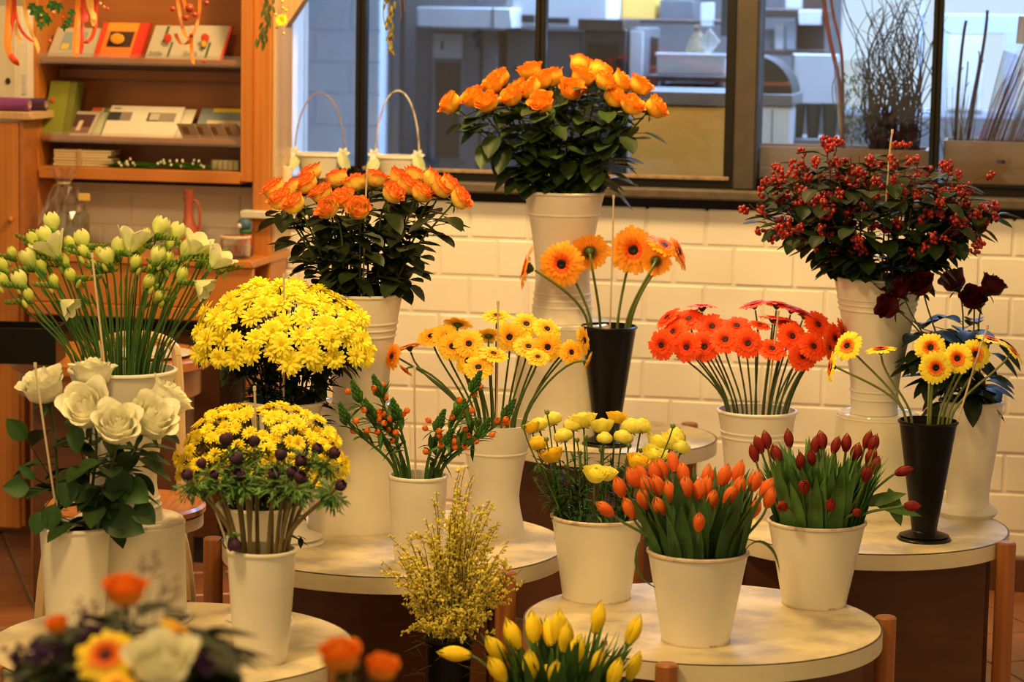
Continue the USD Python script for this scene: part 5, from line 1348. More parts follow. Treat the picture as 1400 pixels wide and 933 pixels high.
# freesias
FH = [(8, 372, 0), (9, 392, 0), (33, 393, 1), (45, 365, 1), (77, 392, 0), (100, 384, 0), (79, 352, 2), (67, 333, 1), (74, 316, 1), (117, 338, 1), (151, 362, 1), (178, 344, 2), (211, 360, 1), (199, 393, 0), (214, 412, 0), (215, 322, 1), (237, 330, 1), (229, 342, 0), (263, 348, 2), (290, 366, 2), (196, 330, 0), (42, 412, 0), (50, 335, 0), (140, 355, 0), (236, 370, 0), (272, 362, 1), (120, 352, 0), (100, 340, 0), (60, 352, 0), (92, 366, 0), (130, 372, 0), (165, 352, 1), (190, 348, 0), (205, 374, 0), (225, 362, 0), (250, 352, 1), (280, 352, 0), (300, 372, 0), (20, 355, 0), (60, 372, 0), (182, 368, 0), (245, 385, 0)]
v = VES['frees']; FH = sorted(FH)
ym = 365
for i, (a, b, kx) in enumerate(FH):
    D = v['y'] - .0015 * (b - ym) + rng.uniform(-.05, .05); p = P(a, b, D)
    side = np.sign(a - 163 + rng.uniform(-90, 90)) or 1
    ax = lean(v, p, 1.3, .7) + rng.normal(size=3) * .12
    T, pts = flower('freesia', f'cream freesia in the flared white bucket, {nth(i, len(FH))}', 'freesia', v, p, ax, KN['freesia_bloom'][kx], (21, 27, 31)[kx] * sc(p) * rng.uniform(.9, 1.05), .0022, (.045, .125, .02), 'freesias', .28, k=.42, spread=.92, tail=.3)
    dd = np.array([side * rng.uniform(.6, 1), rng.uniform(-.6, .3), rng.uniform(.0, .5)]); dd /= np.linalg.norm(dd)
    p0 = pts[-1]; bs = []; n = 8; tip = hermite(p0, p0 + dd * .058 + [0, 0, -.004], np.array([0, 0, .02]), dd * .058, n)
    bs.append(tinted(tube(tip, .0014, 5, cap=False), (.08, .18, .03)))
    for j in range(1, n):
        r = .0078 * (1 - .6 * j / n)
        for s_ in (-1, 1):
            q = tip[j] + np.array([0, s_ * .003, r * 1.1]); M = frame([dd[0] * .5, s_ * .5, 1.0]); M[:3, 3] = q
            bs.append(xf(ball((0, 0, 0), r, 1, np.array((.16, .32, .045)) * rng.uniform(.7, 1.3), (.62, .62, 1.35)), M))
    if kx < 2:
        q = p + np.array([side * .012, -.004, -.006]); M = frame([side * .5, -.2, 1]); M[:3, 3] = q; bs.append(xf(ball((0, 0, 0), .0085, 1, (.5, .58, .12), (.6, .6, 1.3)), M))
    lput(T, 'buds', join(bs), 'leaf', kind='stuff')
for i, (a, b, dx) in enumerate(((84, 412, 1), (268, 386, 1))):
    p = P(a, b, v['y'] - .05)
    T, pts = flower('wilted_freesia', ('drooping cream freesia among the stems at left of the bucket', 'drooping cream freesia at right of the flared bucket')[i], 'freesia', v, p, (dx * .8, -.3, -.5), KN['freesia_bloom'][2], 22 * sc(p), .0018, (.05, .13, .02), None, .2, k=.42)
for i in range(40):
    a = 100 + i * 3.4; p = P(a + (a - 163) * rng.uniform(.3, .8), rng.uniform(375, 430), v['y'] + rng.uniform(-.07, .08))
    pts = stem_path(v, p, lean(v, p, 1.2, .6), .92, k=.42, tail=.3)
    T = thing('freesia_leaf_stem', 'plain green freesia stem with narrow bud tip in the flared bucket', 'stem', pts[0], group='plain freesia stems')
    lput(T, 'stem', tube(pts, np.linspace(.0026, .0014, len(pts)), 5), 'stem', tint=(.04, .12, .018))
    lput(T, 'tip', join([leaf(pts[-1], lean(v, p, 1, .8), [0, -1, 0], .04, .006, .1, (.05, .15, .02), nv=4)]), 'leaf')


# chrysanthemum sprays on domes
def spray_dome(name, label, cat, key, cx, cy, rx, ry_up, rz_dep, n, kindname, rpx, per, stem_t, leaf_t, group, leafn=6, leafL=.05, lowz=-.15, minsep=1.3):
    v = VES[key]; c = P(cx, cy, v['y']); s = sc(c); pts = []
    tries = 0
    while len(pts) < n and tries < 20000:
        tries += 1
        d = rng.normal(size=3); d /= np.linalg.norm(d)
        if d[2] < lowz or d[1] > .65: continue
        f = rng.uniform(.86, 1.04); q = c + d * np.array([rx * s, rz_dep, ry_up * s]) * f
        if all(np.linalg.norm(q - x[0]) > minsep * rpx * s for x in pts): pts.append((q, d))
    pts.sort(key=lambda t: math.atan2(t[0][0] - c[0], .5) * 10 + (t[1][1] > .1) * .7)
    groups = [pts[i:i + per] for i in range(0, len(pts), per)]
    for gi, g in enumerate(groups):
        ctr = np.mean([q for q, d in g], 0); fork = v['c'][0] + (ctr[0] - v['c'][0]) * .55, v['c'][1] + (ctr[1] - v['c'][1]) * .55
        fk = np.array([fork[0], fork[1], v['zr'] + (ctr[2] - v['zr']) * .55])
        main = stem_path(v, fk, lean(v, fk, 1, .8), k=.6)
        T = thing(name, label.format(nth(gi, len(groups))), cat, main[0], group=group)
        lput(T, 'stem', join([tube(main, .0028, 6)] + [tube(hermite(fk, q - (d + [0, 0, .5]) * .004, (fk - main[-2]) * 2, (d + [0, 0, .5]) * .06, 6), .0014, 5) for q, d in g]), 'stem', tint=stem_t)
        for q, d in g:
            ax = d * [1, 1, .8] + np.array([0, -.15, .35]) + rng.normal(size=3) * .2
            place(T, 'bloom', pick(kindname), frame(ax, rng.uniform(0, 6), local(T, q), rpx * s * rng.uniform(.85, 1.1)))
        for k in range(leafn):
            p = along(main, rng.uniform(.5, 1)) if k % 2 else fk + (g[k % len(g)][0] - fk) * rng.uniform(.1, .75)
            a = rng.uniform(0, 6.28); dd = np.array([math.cos(a), math.sin(a), rng.uniform(-.5, .4)])
            L = leafL * rng.uniform(.7, 1.2); t = np.array(leaf_t) * rng.uniform(.7, 1.35)
            lf = [leaf(p, dd, [0, 0, 1], L, L * .42, .3, t, nv=5)] + [leaf(p + dd * L * f_, dd + rng.normal(size=3) * .6, [0, 0, 1], L * .4, L * .2, .3, t, nv=4) for f_ in (.3, .5, .65)]
            lput(T, 'leaf', join(lf), 'leaf')


spray_dome('yellow_chrysanthemum', 'spray of large yellow daisy chrysanthemums in the tall footed vase, {}', 'chrysanthemum', 'mum_t', 386, 470, 116, 78, .17, 92, 'yellow_mum_bloom', 18.5, 6, (.05, .08, .02), (.018, .035, .010), 'large yellow chrysanthemum sprays', 18, .075, -.22, 1.15)
spray_dome('button_chrysanthemum', 'spray of small yellow button chrysanthemums behind the anemones, {}', 'chrysanthemum', 'mum_s', 356, 632, 112, 78, .16, 150, 'button_mum_bloom', 11.5, 11, (.05, .08, .02), (.018, .038, .010), 'button chrysanthemum sprays', 15, .055, -.18, 1.25)

# anemones
def an_ruff(T, pts):
    place(T, 'leaf_ruff', pick('anemone_ruff'), frame(pts[-1] - pts[-3], rng.uniform(0, 6), local(T, along(pts, .955)), .036))


AH = [(313, 610, {'s': 1.15}), (348, 612), (331, 634, {'s': 1.1}), (380, 630), (406, 637), (429, 621), (451, 626), (374, 655), (407, 660, {'s': 1.1}), (331, 656, {'s': 1.1}), (459, 668, {'ax': (.7, -.3, .5)}), (314, 646, {'s': .6}), (395, 652), (280, 640, {'s': .9}), (262, 655, {'ax': (-.6, -.2, .6)}), (296, 655, {'s': .8})]
bunch('anemone', 'dark purple anemone bud on a thick stem, {}', 'anemone', 'anem', AH, 'anemone_bloom', 14, .0046, (.20, .15, .055), 'anemone buds', kd=.08, leaves=an_ruff, off=.0, k=.5, up=1.2)
v = VES['anem']; p = P(320, 741, v['y'] - .075)
T = thing('drooping_anemone', 'faded purple anemone hanging upside down over the vase rim', 'anemone', p)
pts = np.array([np.r_[v['c'] + [-.02, -.02], v['zb'] + .02], np.r_[v['c'] + [-.035, -.035], v['zr'] - .0], np.r_[v['c'] + [-.046, -.055], v['zr'] + .018], p + [0, 0, .018]])
lput(T, 'stem', tube(pts, .003, 6), 'stem', tint=(.2, .2, .06))
place(T, 'leaf_ruff', pick('anemone_ruff'), frame((0, -.1, -1), 1, local(T, p + [0, 0, .012]), .013))
place(T, 'bloom', pick('anemone_bloom'), frame((.1, -.25, -1), 2, local(T, p + [0, 0, .008]), .024))

# orange star-of-Bethlehem
v = VES['chin']
CHH = [(487, 535, .2), (516, 528, .2), (470, 566, .15), (505, 560, .3), (528, 575, .2), (541, 560, .1), (602, 575, .25), (628, 560, .3), (651, 522, .15), (696, 560, .35), (640, 590, .3), (612, 600, .2), (662, 585, .3)]
for i, (a, b, dr) in enumerate(sorted(CHH)):
    p = P(a, b, v['y'] + rng.uniform(-.07, .05))
    ax = lean(v, p, 1.6, .5 + dr); ax /= np.linalg.norm(ax)
    pts = stem_path(v, p, ax, .8, k=.3, tail=.45)
    T = thing('star_of_bethlehem', f'green spike of orange star-of-Bethlehem buds, {nth(i, len(CHH))}', 'flower', pts[0], group='orange star-of-Bethlehem')
    lput(T, 'stem', tube(pts, np.linspace(.0046, .0022, len(pts)), 7), 'stem', tint=(.045, .12, .02))
    g = []
    for j in range(34):
        s_ = j / 34; q = pts[-1] + ax * (.044 * s_ - .018) ; a_ = j * 2.4; rr = .0135 * (1 - s_ * .8)
        x = np.cross(ax, [0, 1, .1]); x /= np.linalg.norm(x); y = np.cross(ax, x); d = x * math.cos(a_) + y * math.sin(a_)
        M = frame(d * .5 + ax); M[:3, 3] = q + d * rr * .6
        g.append(xf(ball((0, 0, 0), .0062 * (1.15 - s_ * .6), 1, np.array((.045, .15, .025)) * rng.uniform(.7, 1.3), (.62, .62, 1.7)), M))
    g += [leaf(along(pts, rng.uniform(.7, .95)), lean(v, p, .6, .6) + rng.normal(size=3) * .6, [0, 0, 1], .050, .013, .2, np.array((.05, .15, .025)) * rng.uniform(.8, 1.2), nv=4) for _ in range(13)]
    lput(T, 'green_buds', join(g), 'leaf', kind='stuff')
    for j in range(int(rng.integers(4, 7))):
        s_ = rng.uniform(.78, .99); q = along(pts, s_); a_ = rng.uniform(0, 6.28); d = np.array([math.cos(a_), math.sin(a_) * .7 - .3, rng.uniform(-.1, .6)]); e = q + d * rng.uniform(.012, .022)
        M = frame(d + [0, 0, .6]); M[:3, 3] = e
        t = np.array((.98, .24, .03)) * rng.uniform(.8, 1.0)
        m = [xf(petal(kk * 1.2566, .0072, .0155, .8, lambda v_: (math.sin(math.pi * (.12 + .74 * v_)), v_), 4, 5, t, t * [1.05, 1.5, 1.2]), M) for kk in range(5)]
        lput(T, 'orange_bud', join(m + [tinted(tube([q, e], .0008, 4, cap=False), (.06, .14, .03))]), 'petal')

# ranunculus
RHH = [(757, 581), (738, 589), (772, 604), (737, 614, {'kind': 'golden_ranunculus_bloom'}), (757, 632, {'kind': 'golden_ranunculus_bloom', 'var': 2, 's': 1.05}), (784, 589), (798, 585, {'s': 1.15}), (824, 592, {'s': 1.05}), (826, 606, {'s': .85}), (842, 579, {'kind': 'golden_ranunculus_bloom', 's': .9}), (813, 658, {'s': 1.05}), (829, 656, {'s': .85}), (869, 640, {'kind': 'golden_ranunculus_bloom'}), (892, 632, {'s': 1.1}), (898, 616, {'s': 1.15}), (917, 614, {'s': 1.1}), (930, 619, {'s': .9}), (921, 602), (728, 592, {'kind': 'golden_ranunculus_bloom', 's': .8}), (862, 592, {'s': 1.1}), (876, 590), (850, 606)]


def fern(T, pts):
    g = []
    for k in range(26):
        q = along(pts, rng.uniform(.50, .82)); d = rng.normal(size=3) * [1, 1, .6]; d[2] += .2
        g.append(leaf(q, d, [0, 0, 1], rng.uniform(.02, .045), .008, .3, np.array((.035, .105, .016)) * rng.uniform(.6, 1.4), nv=4))
    lput(T, 'cut_leaves', join(g), 'leaf', kind='stuff')


bunch('ranunculus', 'yellow ranunculus in the left rear white pail, {}', 'ranunculus', 'ranun', RHH, 'ranunculus_bloom', 14, .0026, (.075, .15, .028), 'yellow ranunculus', kd=.08, up=1.5, out=.5, toward=.15, leaves=fern, off=.14, k=.7, spread=.88, jit=.12)
v = VES['ranun']
for i, (a, b) in enumerate(sorted(((716, 586), (748, 566), (747, 603), (789, 604), (801, 600), (920, 585), (793, 622), (822, 618), (733, 658), (860, 612), (876, 618), (775, 640)))):
    p = P(a, b, v['y'] + rng.uniform(-.07, .06)); pts = stem_path(v, p, lean(v, p, 1.4, .5), .88, k=.7)
    T = thing('ranunculus_bud', f'small closed green ranunculus bud among the yellow blooms, {nth(i, 12)}', 'bud', pts[0], group='green ranunculus buds')
    lput(T, 'stem', tube(pts, .0018, 5), 'stem', tint=(.075, .15, .028))
    lput(T, 'bud', join([ball(pts[-1] + [0, 0, .003], .0062, 1, (.16, .24, .05), (1, 1, .9))] + [leaf(pts[-1], [math.cos(x), math.sin(x), .6], [0, 0, 1], .012, .005, -.3, (.12, .22, .04), nv=4) for x in (0, 1.3, 2.5, 3.8, 5)]), 'leaf')
    fern(T, pts)

# hypericum
v = VES['hyp']; c = P(1190, 292, v['y']); s = sc(c); pts_ = []
n = 46; tries = 0
while len(pts_) < n:
    d = rng.normal(size=3); d /= np.linalg.norm(d); tries += 1
    if d[2] < -.25 or d[1] > .75: continue
    q = c + d * np.array([178 * s, .22, 92 * s]) * rng.uniform(.86, 1.0)
    if tries > 4000 or all(np.linalg.norm(q - x[0]) > .062 for x in pts_): pts_.append((q, d))
pts_.sort(key=lambda t: t[0][0])
for i, (q, d) in enumerate(pts_):
    ax = d + np.array([0, 0, .6]); ax /= np.linalg.norm(ax)
    st = stem_path(v, q, ax, .85, k=.7, tail=.4)
    T = thing('hypericum_branch', f'leafy hypericum branch with red berries in the tall ribbed bucket, {nth(i, len(pts_))}', 'branch', st[0], group='hypericum branches')
    sub = [tube(st, np.linspace(.003, .0016, len(st)), 6)]
    cl = []
    for k in range(5):
        b0 = along(st, rng.uniform(.78, 1.0)); dd = ax * .6 + rng.normal(size=3) * .55 + d * .4; dd /= np.linalg.norm(dd); e = b0 + dd * rng.uniform(.02, .045)
        sub.append(tube([b0, e], .0012, 4)); bs = []
        for j in range(int(rng.integers(7, 12))):
            o_ = rng.normal(size=3); o_ /= np.linalg.norm(o_); bs.append(ball(e + o_ * rng.uniform(.006, .014) + dd * .004, .0052 * rng.uniform(.85, 1.1), 1, np.array((.33, .018, .012)) * rng.uniform(.6, 1.3), (1, 1, 1.12)))
        cl.append(bs)
    lput(T, 'stem', join(sub), 'stem', tint=(.10, .035, .02))
    for bs in cl: lput(T, 'berry_cluster', join(bs), 'berry')
    rose_leaves(T, st, 16, .060, (.016, .033, .009), .08, .98, .72, .25, .8)

# genista
v = VES['gen']; c = P(628, 770, v['y']); s = sc(c)
for i in range(72):
    t = i / 71; a_ = -1.0 + 2.0 * rng.uniform(0, 1); up = math.cos(a_ * 1.15)
    top = P(622 + math.sin(a_) * rng.uniform(70, 118), 872 - max(.22, up) * rng.uniform(110, 240), v['y'] + rng.uniform(-.14, .12))
    st = stem_path(v, top, lean(v, top, .8, 1.0) + rng.normal(size=3) * .1, .85, k=.6, n=8, tail=.4)
    T = thing('genista_branch', 'thin genista branch dotted with tiny yellow blossoms in black vase', 'branch', st[0], group='genista branches')
    sub, bl = [tube(st, np.linspace(.0016, .0007, len(st)), 5)], []
    tw = [st]
    for k in range(4):
        b0 = along(st, rng.uniform(.45, .85)); e = b0 + (st[-1] - st[-4]) * rng.uniform(.25, .6) + rng.normal(size=3) * .03
        q = hermite(b0, e, (st[-1] - st[-3]) * .6, (e - b0), 5); sub.append(tube(q, np.linspace(.0009, .0005, 5), 4)); tw.append(q)
    for q in tw:
        for k in range(44 if q is st else 20):
            s_ = rng.uniform(.36 if q is st else .1, 1.0); p = along(q, s_); 
            if p[2] < v['zr'] + .012: continue
            d = rng.normal(size=3); d /= np.linalg.norm(d); p = p + d * .003
            t_ = np.array((1.0, .84, .11)) * rng.uniform(.75, 1.15)
            for e_ in range(2 + (k % 2)):
                M = frame(d + rng.normal(size=3) * .7); M[:3, 3] = p
                bl.append(xf(tinted((ICO[0][0] * [.0026, .0016, .0044] + [0, 0, .0034], ICO[0][1]), t_ * (1.0 if e_ else [.9, 1.05, 2.2])), M))
    lput(T, 'twig', join(sub), 'stem', tint=(.11, .095, .03))
    lput(T, 'blossoms', join(bl), 'petal', kind='stuff')
for a, b in (((545, 800), (505, 806)),):
    pass

# sticks of the price tags
STK = [('wrose', (48, 500), (68, 690), 'among the white roses', 'stick_pale', -.07), ('frees', (126, 350), (133, 440), 'among the freesias', 'stick_pale', -.06), ('mum_t', (388, 378), (388, 450), 'among the large yellow chrysanthemums', 'stick_pale', -.10),
       ('mum_s', (348, 532), (350, 570), 'among the button chrysanthemums', 'stick_pale', -.08), ('anem', (278, 655), (318, 750), 'among the anemones', 'stick_pale', -.03), ('chin', (567, 505), (561, 655), 'in the star-of-Bethlehem vase', 'stick_pale', -.01),
       ('ger_y', (681, 415), (682, 580), 'among the golden gerberas', 'stick_pale', -.03), ('ger_o', (839, 270), (837, 446), 'in the middle black vase', 'stick_pale', -.01), ('ger_r', (1064, 428), (1053, 562), 'among the red gerberas', 'stick_pale', -.05),
       ('ger_b', (1350, 448), (1300, 576), 'in the right black vase', 'stick_pale', -.02), ('hyp', (1220, 180), (1203, 260), 'in the hypericum', 'stick_pale', -.12), ('bic', (502, 236), (497, 290), 'among the red-and-yellow roses', 'stick_pale', -.04), ('tulip_y', (828, 880), (811, 905), 'among the yellow tulips', 'stick_brown', -.06)]
for key, a, b, lab, m_, dy in STK:
    v = VES[key]; p = P(*a, v['y'] + dy); q = P(*b, v['y'] + dy)
    foot = np.r_[v['c'] + np.clip((p[:2] - v['c']) * .1, -.015, .015), v['zb'] + .015]
    pts = hermite(p, foot, (q - p) / np.linalg.norm(q - p) * .2, np.array([0, 0, -.2]), 12)
    T = thing('tag_stick', f'thin {"brown" if m_ == "stick_brown" else "pale"} price-tag stick standing {lab}', 'stick', foot)
    lput(T, 'rod', tube(pts, .0024, 8), m_)
    lput(T, 'clip', tube([p + [0, 0, -.004], p + [0, 0, .006]], .0034, 8), m_)

# ------------------------------------------------------------------ bouquets in front, out of focus
DFG = 3.3
for key, px, wpx, lab, tl in (('fg1', 160, 90, 'white vase below the frame holding the blurred mixed bouquet', 'round cream table below the frame at bottom left'), ('fg2', 490, 50, 'white vase below the frame holding the blurred orange roses', None)):
    top = P(px, 1010, DFG); s = sc(top); H = .27; b = np.array([top[0], DFG, top[2] - H])
    VES[key] = vessel('cylinder_vase', lab, 'vase', b, [(wpx * .42 * s, 0), (wpx * .6 * s, H)], 'white_ceramic', rim='white_ceramic')
zt_fg = VES['fg1']['zb'] - .0006
VES['fg2']['zb']
x0 = (VES['fg1']['c'][0] + VES['fg2']['c'][0]) / 2
T = thing('display_stand', 'round cream stand under the blurred front bouquets', 'table', (x0, DFG, 0))
put(T, 'tabletop', lathe([(0, zt_fg - .03), (.36, zt_fg - .03), (.363, zt_fg - .004), (.359, zt_fg), (0, zt_fg)], 64), 'laminate')
put(T, 'column', lathe([(.05, .02), (.05, zt_fg - .031)], 24), 'pine_red'); put(T, 'foot_plate', lathe([(0, 0), (.24, 0), (.24, .015), (.05, .022), (0, .022)], 40), 'pine_red')


def fg(name, label, cat, key, px, py, ax, kindname, rpx, dD=0.0, stem_r=.003, var=0, group=None, off=.25):
    v = VES[key]; p = P(px, py, DFG + dD)
    return flower(name, label, cat, v, p, ax, KN[kindname][var % len(KN[kindname])], rpx * sc(p), stem_r, (.04, .07, .02), group, off)


rose_kind('flame_rose_bloom', (1.0, .40, .04), (1.0, .28, .025), .26, 1)
gerbera_kind('red_centred_gerbera_bloom', (1.0, .78, .05), (.92, .20, .02), (.70, .07, .01), (.05, .012, .006), 24, False, 1, .92)
LV = lambda T, p, n=5: rose_leaves(T, p, n * 2, .06, (.014, .026, .010), .15, .92, .5, .2)
for args, nl in ((('flame_rose', 'blurred orange rose topping the front left bouquet', 'rose', 'fg1', 171, 828, (0, -.25, 1), 'flame_rose_bloom', 26), 7), (('flame_rose', 'small blurred orange rose at left of the front bouquet', 'rose', 'fg1', 82, 866, (-.3, -.2, 1), 'flame_rose_bloom', 15), 5),
                 (('mixed_gerbera', 'blurred yellow gerbera with red centre in the front bouquet', 'gerbera', 'fg1', 146, 900, (-.1, -.75, .8), 'red_centred_gerbera_bloom', 44, -.08), 4), (('mixed_gerbera', 'blurred yellow gerbera seen edge-on in the front bouquet', 'gerbera', 'fg1', 244, 872, (.6, -.1, .62), 'yellow_gerbera_bloom', 36, -.02), 4),
                 (('white_chrysanthemum', 'blurred large cream rose at the bottom of the front bouquet', 'rose', 'fg1', 220, 932, (.1, -.5, 1), 'white_rose_bloom', 40, -.10), 4), (('mixed_gerbera', 'blurred yellow bloom cut by the bottom edge below the gerbera', 'gerbera', 'fg1', 160, 942, (0, -.6, .7), 'yellow_gerbera_bloom', 28, -.14), 2),
                 (('flame_rose', 'blurred orange rose at bottom left of centre, left of two', 'rose', 'fg2', 468, 918, (-.1, -.2, 1), 'flame_rose_bloom', 27), 6), (('flame_rose', 'blurred orange rose at bottom left of centre, right of two', 'rose', 'fg2', 521, 930, (.1, -.2, 1), 'flame_rose_bloom', 21), 6)):
    T, pts = fg(*args); LV(T, pts, nl)
v = VES['fg1']
for i, (a, b) in enumerate(((20, 898), (48, 892), (70, 892), (100, 900), (118, 872), (128, 862), (268, 898), (282, 906))):
    p = P(a, b, DFG + rng.uniform(-.05, .05)); pts = stem_path(v, p, lean(v, p, 1, .9), k=.5)
    T = thing('purple_statice', f'blurred purple statice sprig in the front bouquet, {nth(i, 8)}', 'flower', pts[0], group='purple statice sprigs')
    lput(T, 'stem', tube(pts, .0014, 5), 'stem', tint=(.03, .06, .02))
    lput(T, 'florets', join([ball(p + rng.normal(size=3) * .007, .0045, 0, np.array((.07, .025, .12)) * rng.uniform(.7, 1.4)) for _ in range(16)]), 'petal', kind='stuff')
    rose_leaves(T, pts, 3, .04, (.018, .035, .012), .3, .9, .4)
for i in range(64):
    gx = rng.uniform(70, 285)
    p = P(gx, 848 + ((gx - 175) / 110) ** 2 * 45 + rng.uniform(0, 60), DFG + rng.uniform(.04, .16)); pts = stem_path(v, p, lean(v, p, 1, .9), k=.5)
    T = thing('greenery_sprig', 'dark leafy filler sprig in the blurred front bouquet', 'greenery', pts[0], group='filler greenery sprigs')
    lput(T, 'stem', tube(pts, .0016, 5), 'stem', tint=(.03, .05, .02)); rose_leaves(T, pts, 8, .085, (.012, .022, .008), .3, 1.0, .55)
for i, (a, b) in enumerate(((108, 832), (113, 845), (128, 830), (196, 775), (212, 772), (222, 806), (240, 802))):
    p = P(a, b, DFG + rng.uniform(-.05, .05)); pts = stem_path(v, p, lean(v, p, 1, .6), k=.5)
    T = thing('wisp_sprig', f'thin mauve-tipped wisp rising from the blurred front bouquet, {nth(i, 7)}', 'flower', pts[0], group='mauve wisps')
    lput(T, 'stem', tube(pts, .0008, 5), 'stem', tint=(.10, .10, .05))
    lput(T, 'florets', join([ball(p + rng.normal(size=3) * [.004, .004, .009], .0022, 0, np.array((.18, .10, .13)) * rng.uniform(.7, 1.4)) for _ in range(14)]), 'petal', kind='stuff')

# ------------------------------------------------------------------ small things on the sill and hanging above
for i, (cx, cy0, cyt, rx, v0) in enumerate(((437, 228, 127, 38, -.03), (543, 228, 124, 33, -.035))):
    c = wpt(cx, cy0, v0); c[2] = z_s1; s = 8.1 / F
    T = wthing('flower_girl_basket', ('white flower-girl basket with thin hoop handle, left on the sill', 'white flower-girl basket with twisted hoop handle, right on the sill')[i], 'basket', c[0], c[1], z_s1)
    R = rx * s * .92; hb = 32 * s; zt_h = wp(cx, cyt, v0)[1] - z_s1
    tr = lambda m: (np.asarray(m[0]) * [1, .55, 1] + c,) + tuple(m[1:])
    wput(T, 'bowl', tr(lathe([(0, 0), (R * .72, 0), (R * .95, hb), (R * .9, hb), (R * .68, .006), (0, .006)], 36)), 'wicker_white')
    for zz in (.25, .5, .75): wput(T, 'weave_band', tr(lathe(ringprof(R * (.72 + .23 * zz) - .0008, hb * zz, .0014, .002), 36)), 'wicker_white')
    t = np.linspace(0, math.pi, 22)
    hp = np.c_[np.cos(t) * R * 1.0, np.zeros(22), hb + np.sin(t) * (zt_h - hb)] + c
    wput(T, 'handle', tube(hp, .0022 if i == 0 else .0024, 8), 'cork' if i == 0 else 'wicker_white')
    if i: wput(T, 'handle_twist', tube(hp + np.c_[np.sin(t * 30) * .0024, np.cos(t * 30) * .0024, np.zeros(22)], .0018, 5), 'cork')
    for sx in (-1, 1):
        pb = c + [sx * R, -.012, hb + .004]
        wput(T, 'lace_bow', join([leaf(pb, [math.cos(x), -.3, math.sin(x)], [0, -1, 0], .022, .014, .2, (.78, .78, .74), nv=5) for x in (.2, 1.1, 2.2, 3.0, 4.0, 5.4)]), 'paper')
    gv = [leaf(c + [R * .95 * math.cos(x), -.02, hb * .9], [math.cos(x) * .4, -.4, -1], [0, -1, 0], .05, .03, .1, (.52, .60, .36), nv=5) for x in np.linspace(2.6, 3.6, 3)] + [leaf(c + [R * .9, -.02, hb + .01], [.3 + .2 * k, -.3, -1], [0, -1, 0], .06, .028, .1, (.50, .58, .34), nv=5) for k in range(3)]
    wput(T, 'ribbon_tail', join(gv), 'paper')
    wput(T, 'lace_rim', tr(lathe([(R * .93, hb - .006), (R * 1.02, hb - .004), (R * 1.0, hb + .004), (R * .93, hb + .002)], 36)), 'paper', tint=(.75, .72, .64))
T = wthing('candle', 'thick cream candle standing beside the pine post', 'candle', *wpt(392, 270, -.12)[:2], wp(392, 282, -.12)[1])
c = wpt(392, 282, -.12)
wput(T, 'wax', (lathe([(0, 0), (.015, 0), (.0155, .002), (.0155, .118), (.013, .121), (0, .119)], 24)[0] + c, lathe([(0, 0)] * 6, 24)[1]), 'painted', tint=(.72, .62, .44)); wput(T, 'wick', tube([c + [0, 0, .119], c + [.001, 0, .128]], .001, 5), 'dark_metal')
T = wthing('bracket_shelf', 'small cream bracket shelf on the pine post behind the roses', 'shelf', *wpt(372, 284, -.10)[:2], wp(372, 290, -.1)[1])
c = wpt(372, 283, -.08)
wput(T, 'board', box(c[0] - .05, c[0] + .075, -.25, -.055, c[2] - .024, c[2] - .0005, .003), 'wicker_white'); wput(T, 'cleat', box(c[0] - .04, c[0] + .05, -.20, -.05, c[2] - .036, c[2] - .0245, .002), 'pine_pale')


# garlands on ribbons: they hang from the ceiling by threads
def ribbon(T, pix, v0, w, tint, name='ribbon', curl=0.0):
    from scipy.interpolate import CubicSpline
    q = np.array([wpt(a, b, v0 + curl * math.sin(i * 1.7)) for i, (a, b) in enumerate(pix)])
    q = CubicSpline(np.linspace(0, 1, len(q)), q)(np.linspace(0, 1, 5 * len(q)))
    n = len(q); side = np.array([1.0, .25, 0])
    m = blade(q, np.full(n, w / 2) * np.r_[np.ones(n - 2), .7, .3], side, .12, 3, tint, tint)
    # twist along the length
    wput(T, name, m, 'satin')


VG = -.75


def hang(T, px):
    a = wpt(px, -10, VG); wput(T, 'thread', tube([a, [a[0], VG, 3.049]], .0008, 5), 'stick_pale')


Ob, Rb, Yb = (.85, .26, .03), (.62, .05, .015), (.90, .50, .14)
T = wthing('ribbon_garland', 'ivy garland with orange and red satin ribbons at top left', 'garland', *wpt(70, 0, VG))
hang(T, 72)
for pix, t, w in (([(14, -30), (12, 20), (10, 55), (14, 75), (26, 90)], Ob, .022), ([(18, -30), (17, 30), (12, 60), (18, 80), (25, 88)], Rb, .014), ([(22, -20), (24, 30), (38, 52), (47, 57)], Rb, .010), ([(30, -20), (38, 30), (48, 55), (52, 73)], Yb, .012), ([(24, 30), (22, 45), (31, 57)], Yb, .010),
                  ([(107, -30), (107, 20), (104, 55), (105, 78)], Ob, .022), ([(113, -30), (113, 25), (112, 60), (110, 74)], Rb, .012), ([(124, -20), (127, 10), (128, 36)], Yb, .020), ([(130, -20), (131, 25), (126, 50), (114, 59)], Rb, .013), ([(118, -10), (124, 15), (131, 28)], Yb, .014), ([(112, 10), (118, 22), (116, 30)], (.8, .10, .08), .016)):
    ribbon(T, pix, VG, w * .9, t, curl=.012)
tw = [tinted(tube([wpt(20, -14, VG), wpt(60, -4, VG), wpt(100, -12, VG), wpt(140, -6, VG)], .006, 7), (.10, .05, .02))]
wput(T, 'twig_base', tw[0][:2], 'twig_brown')
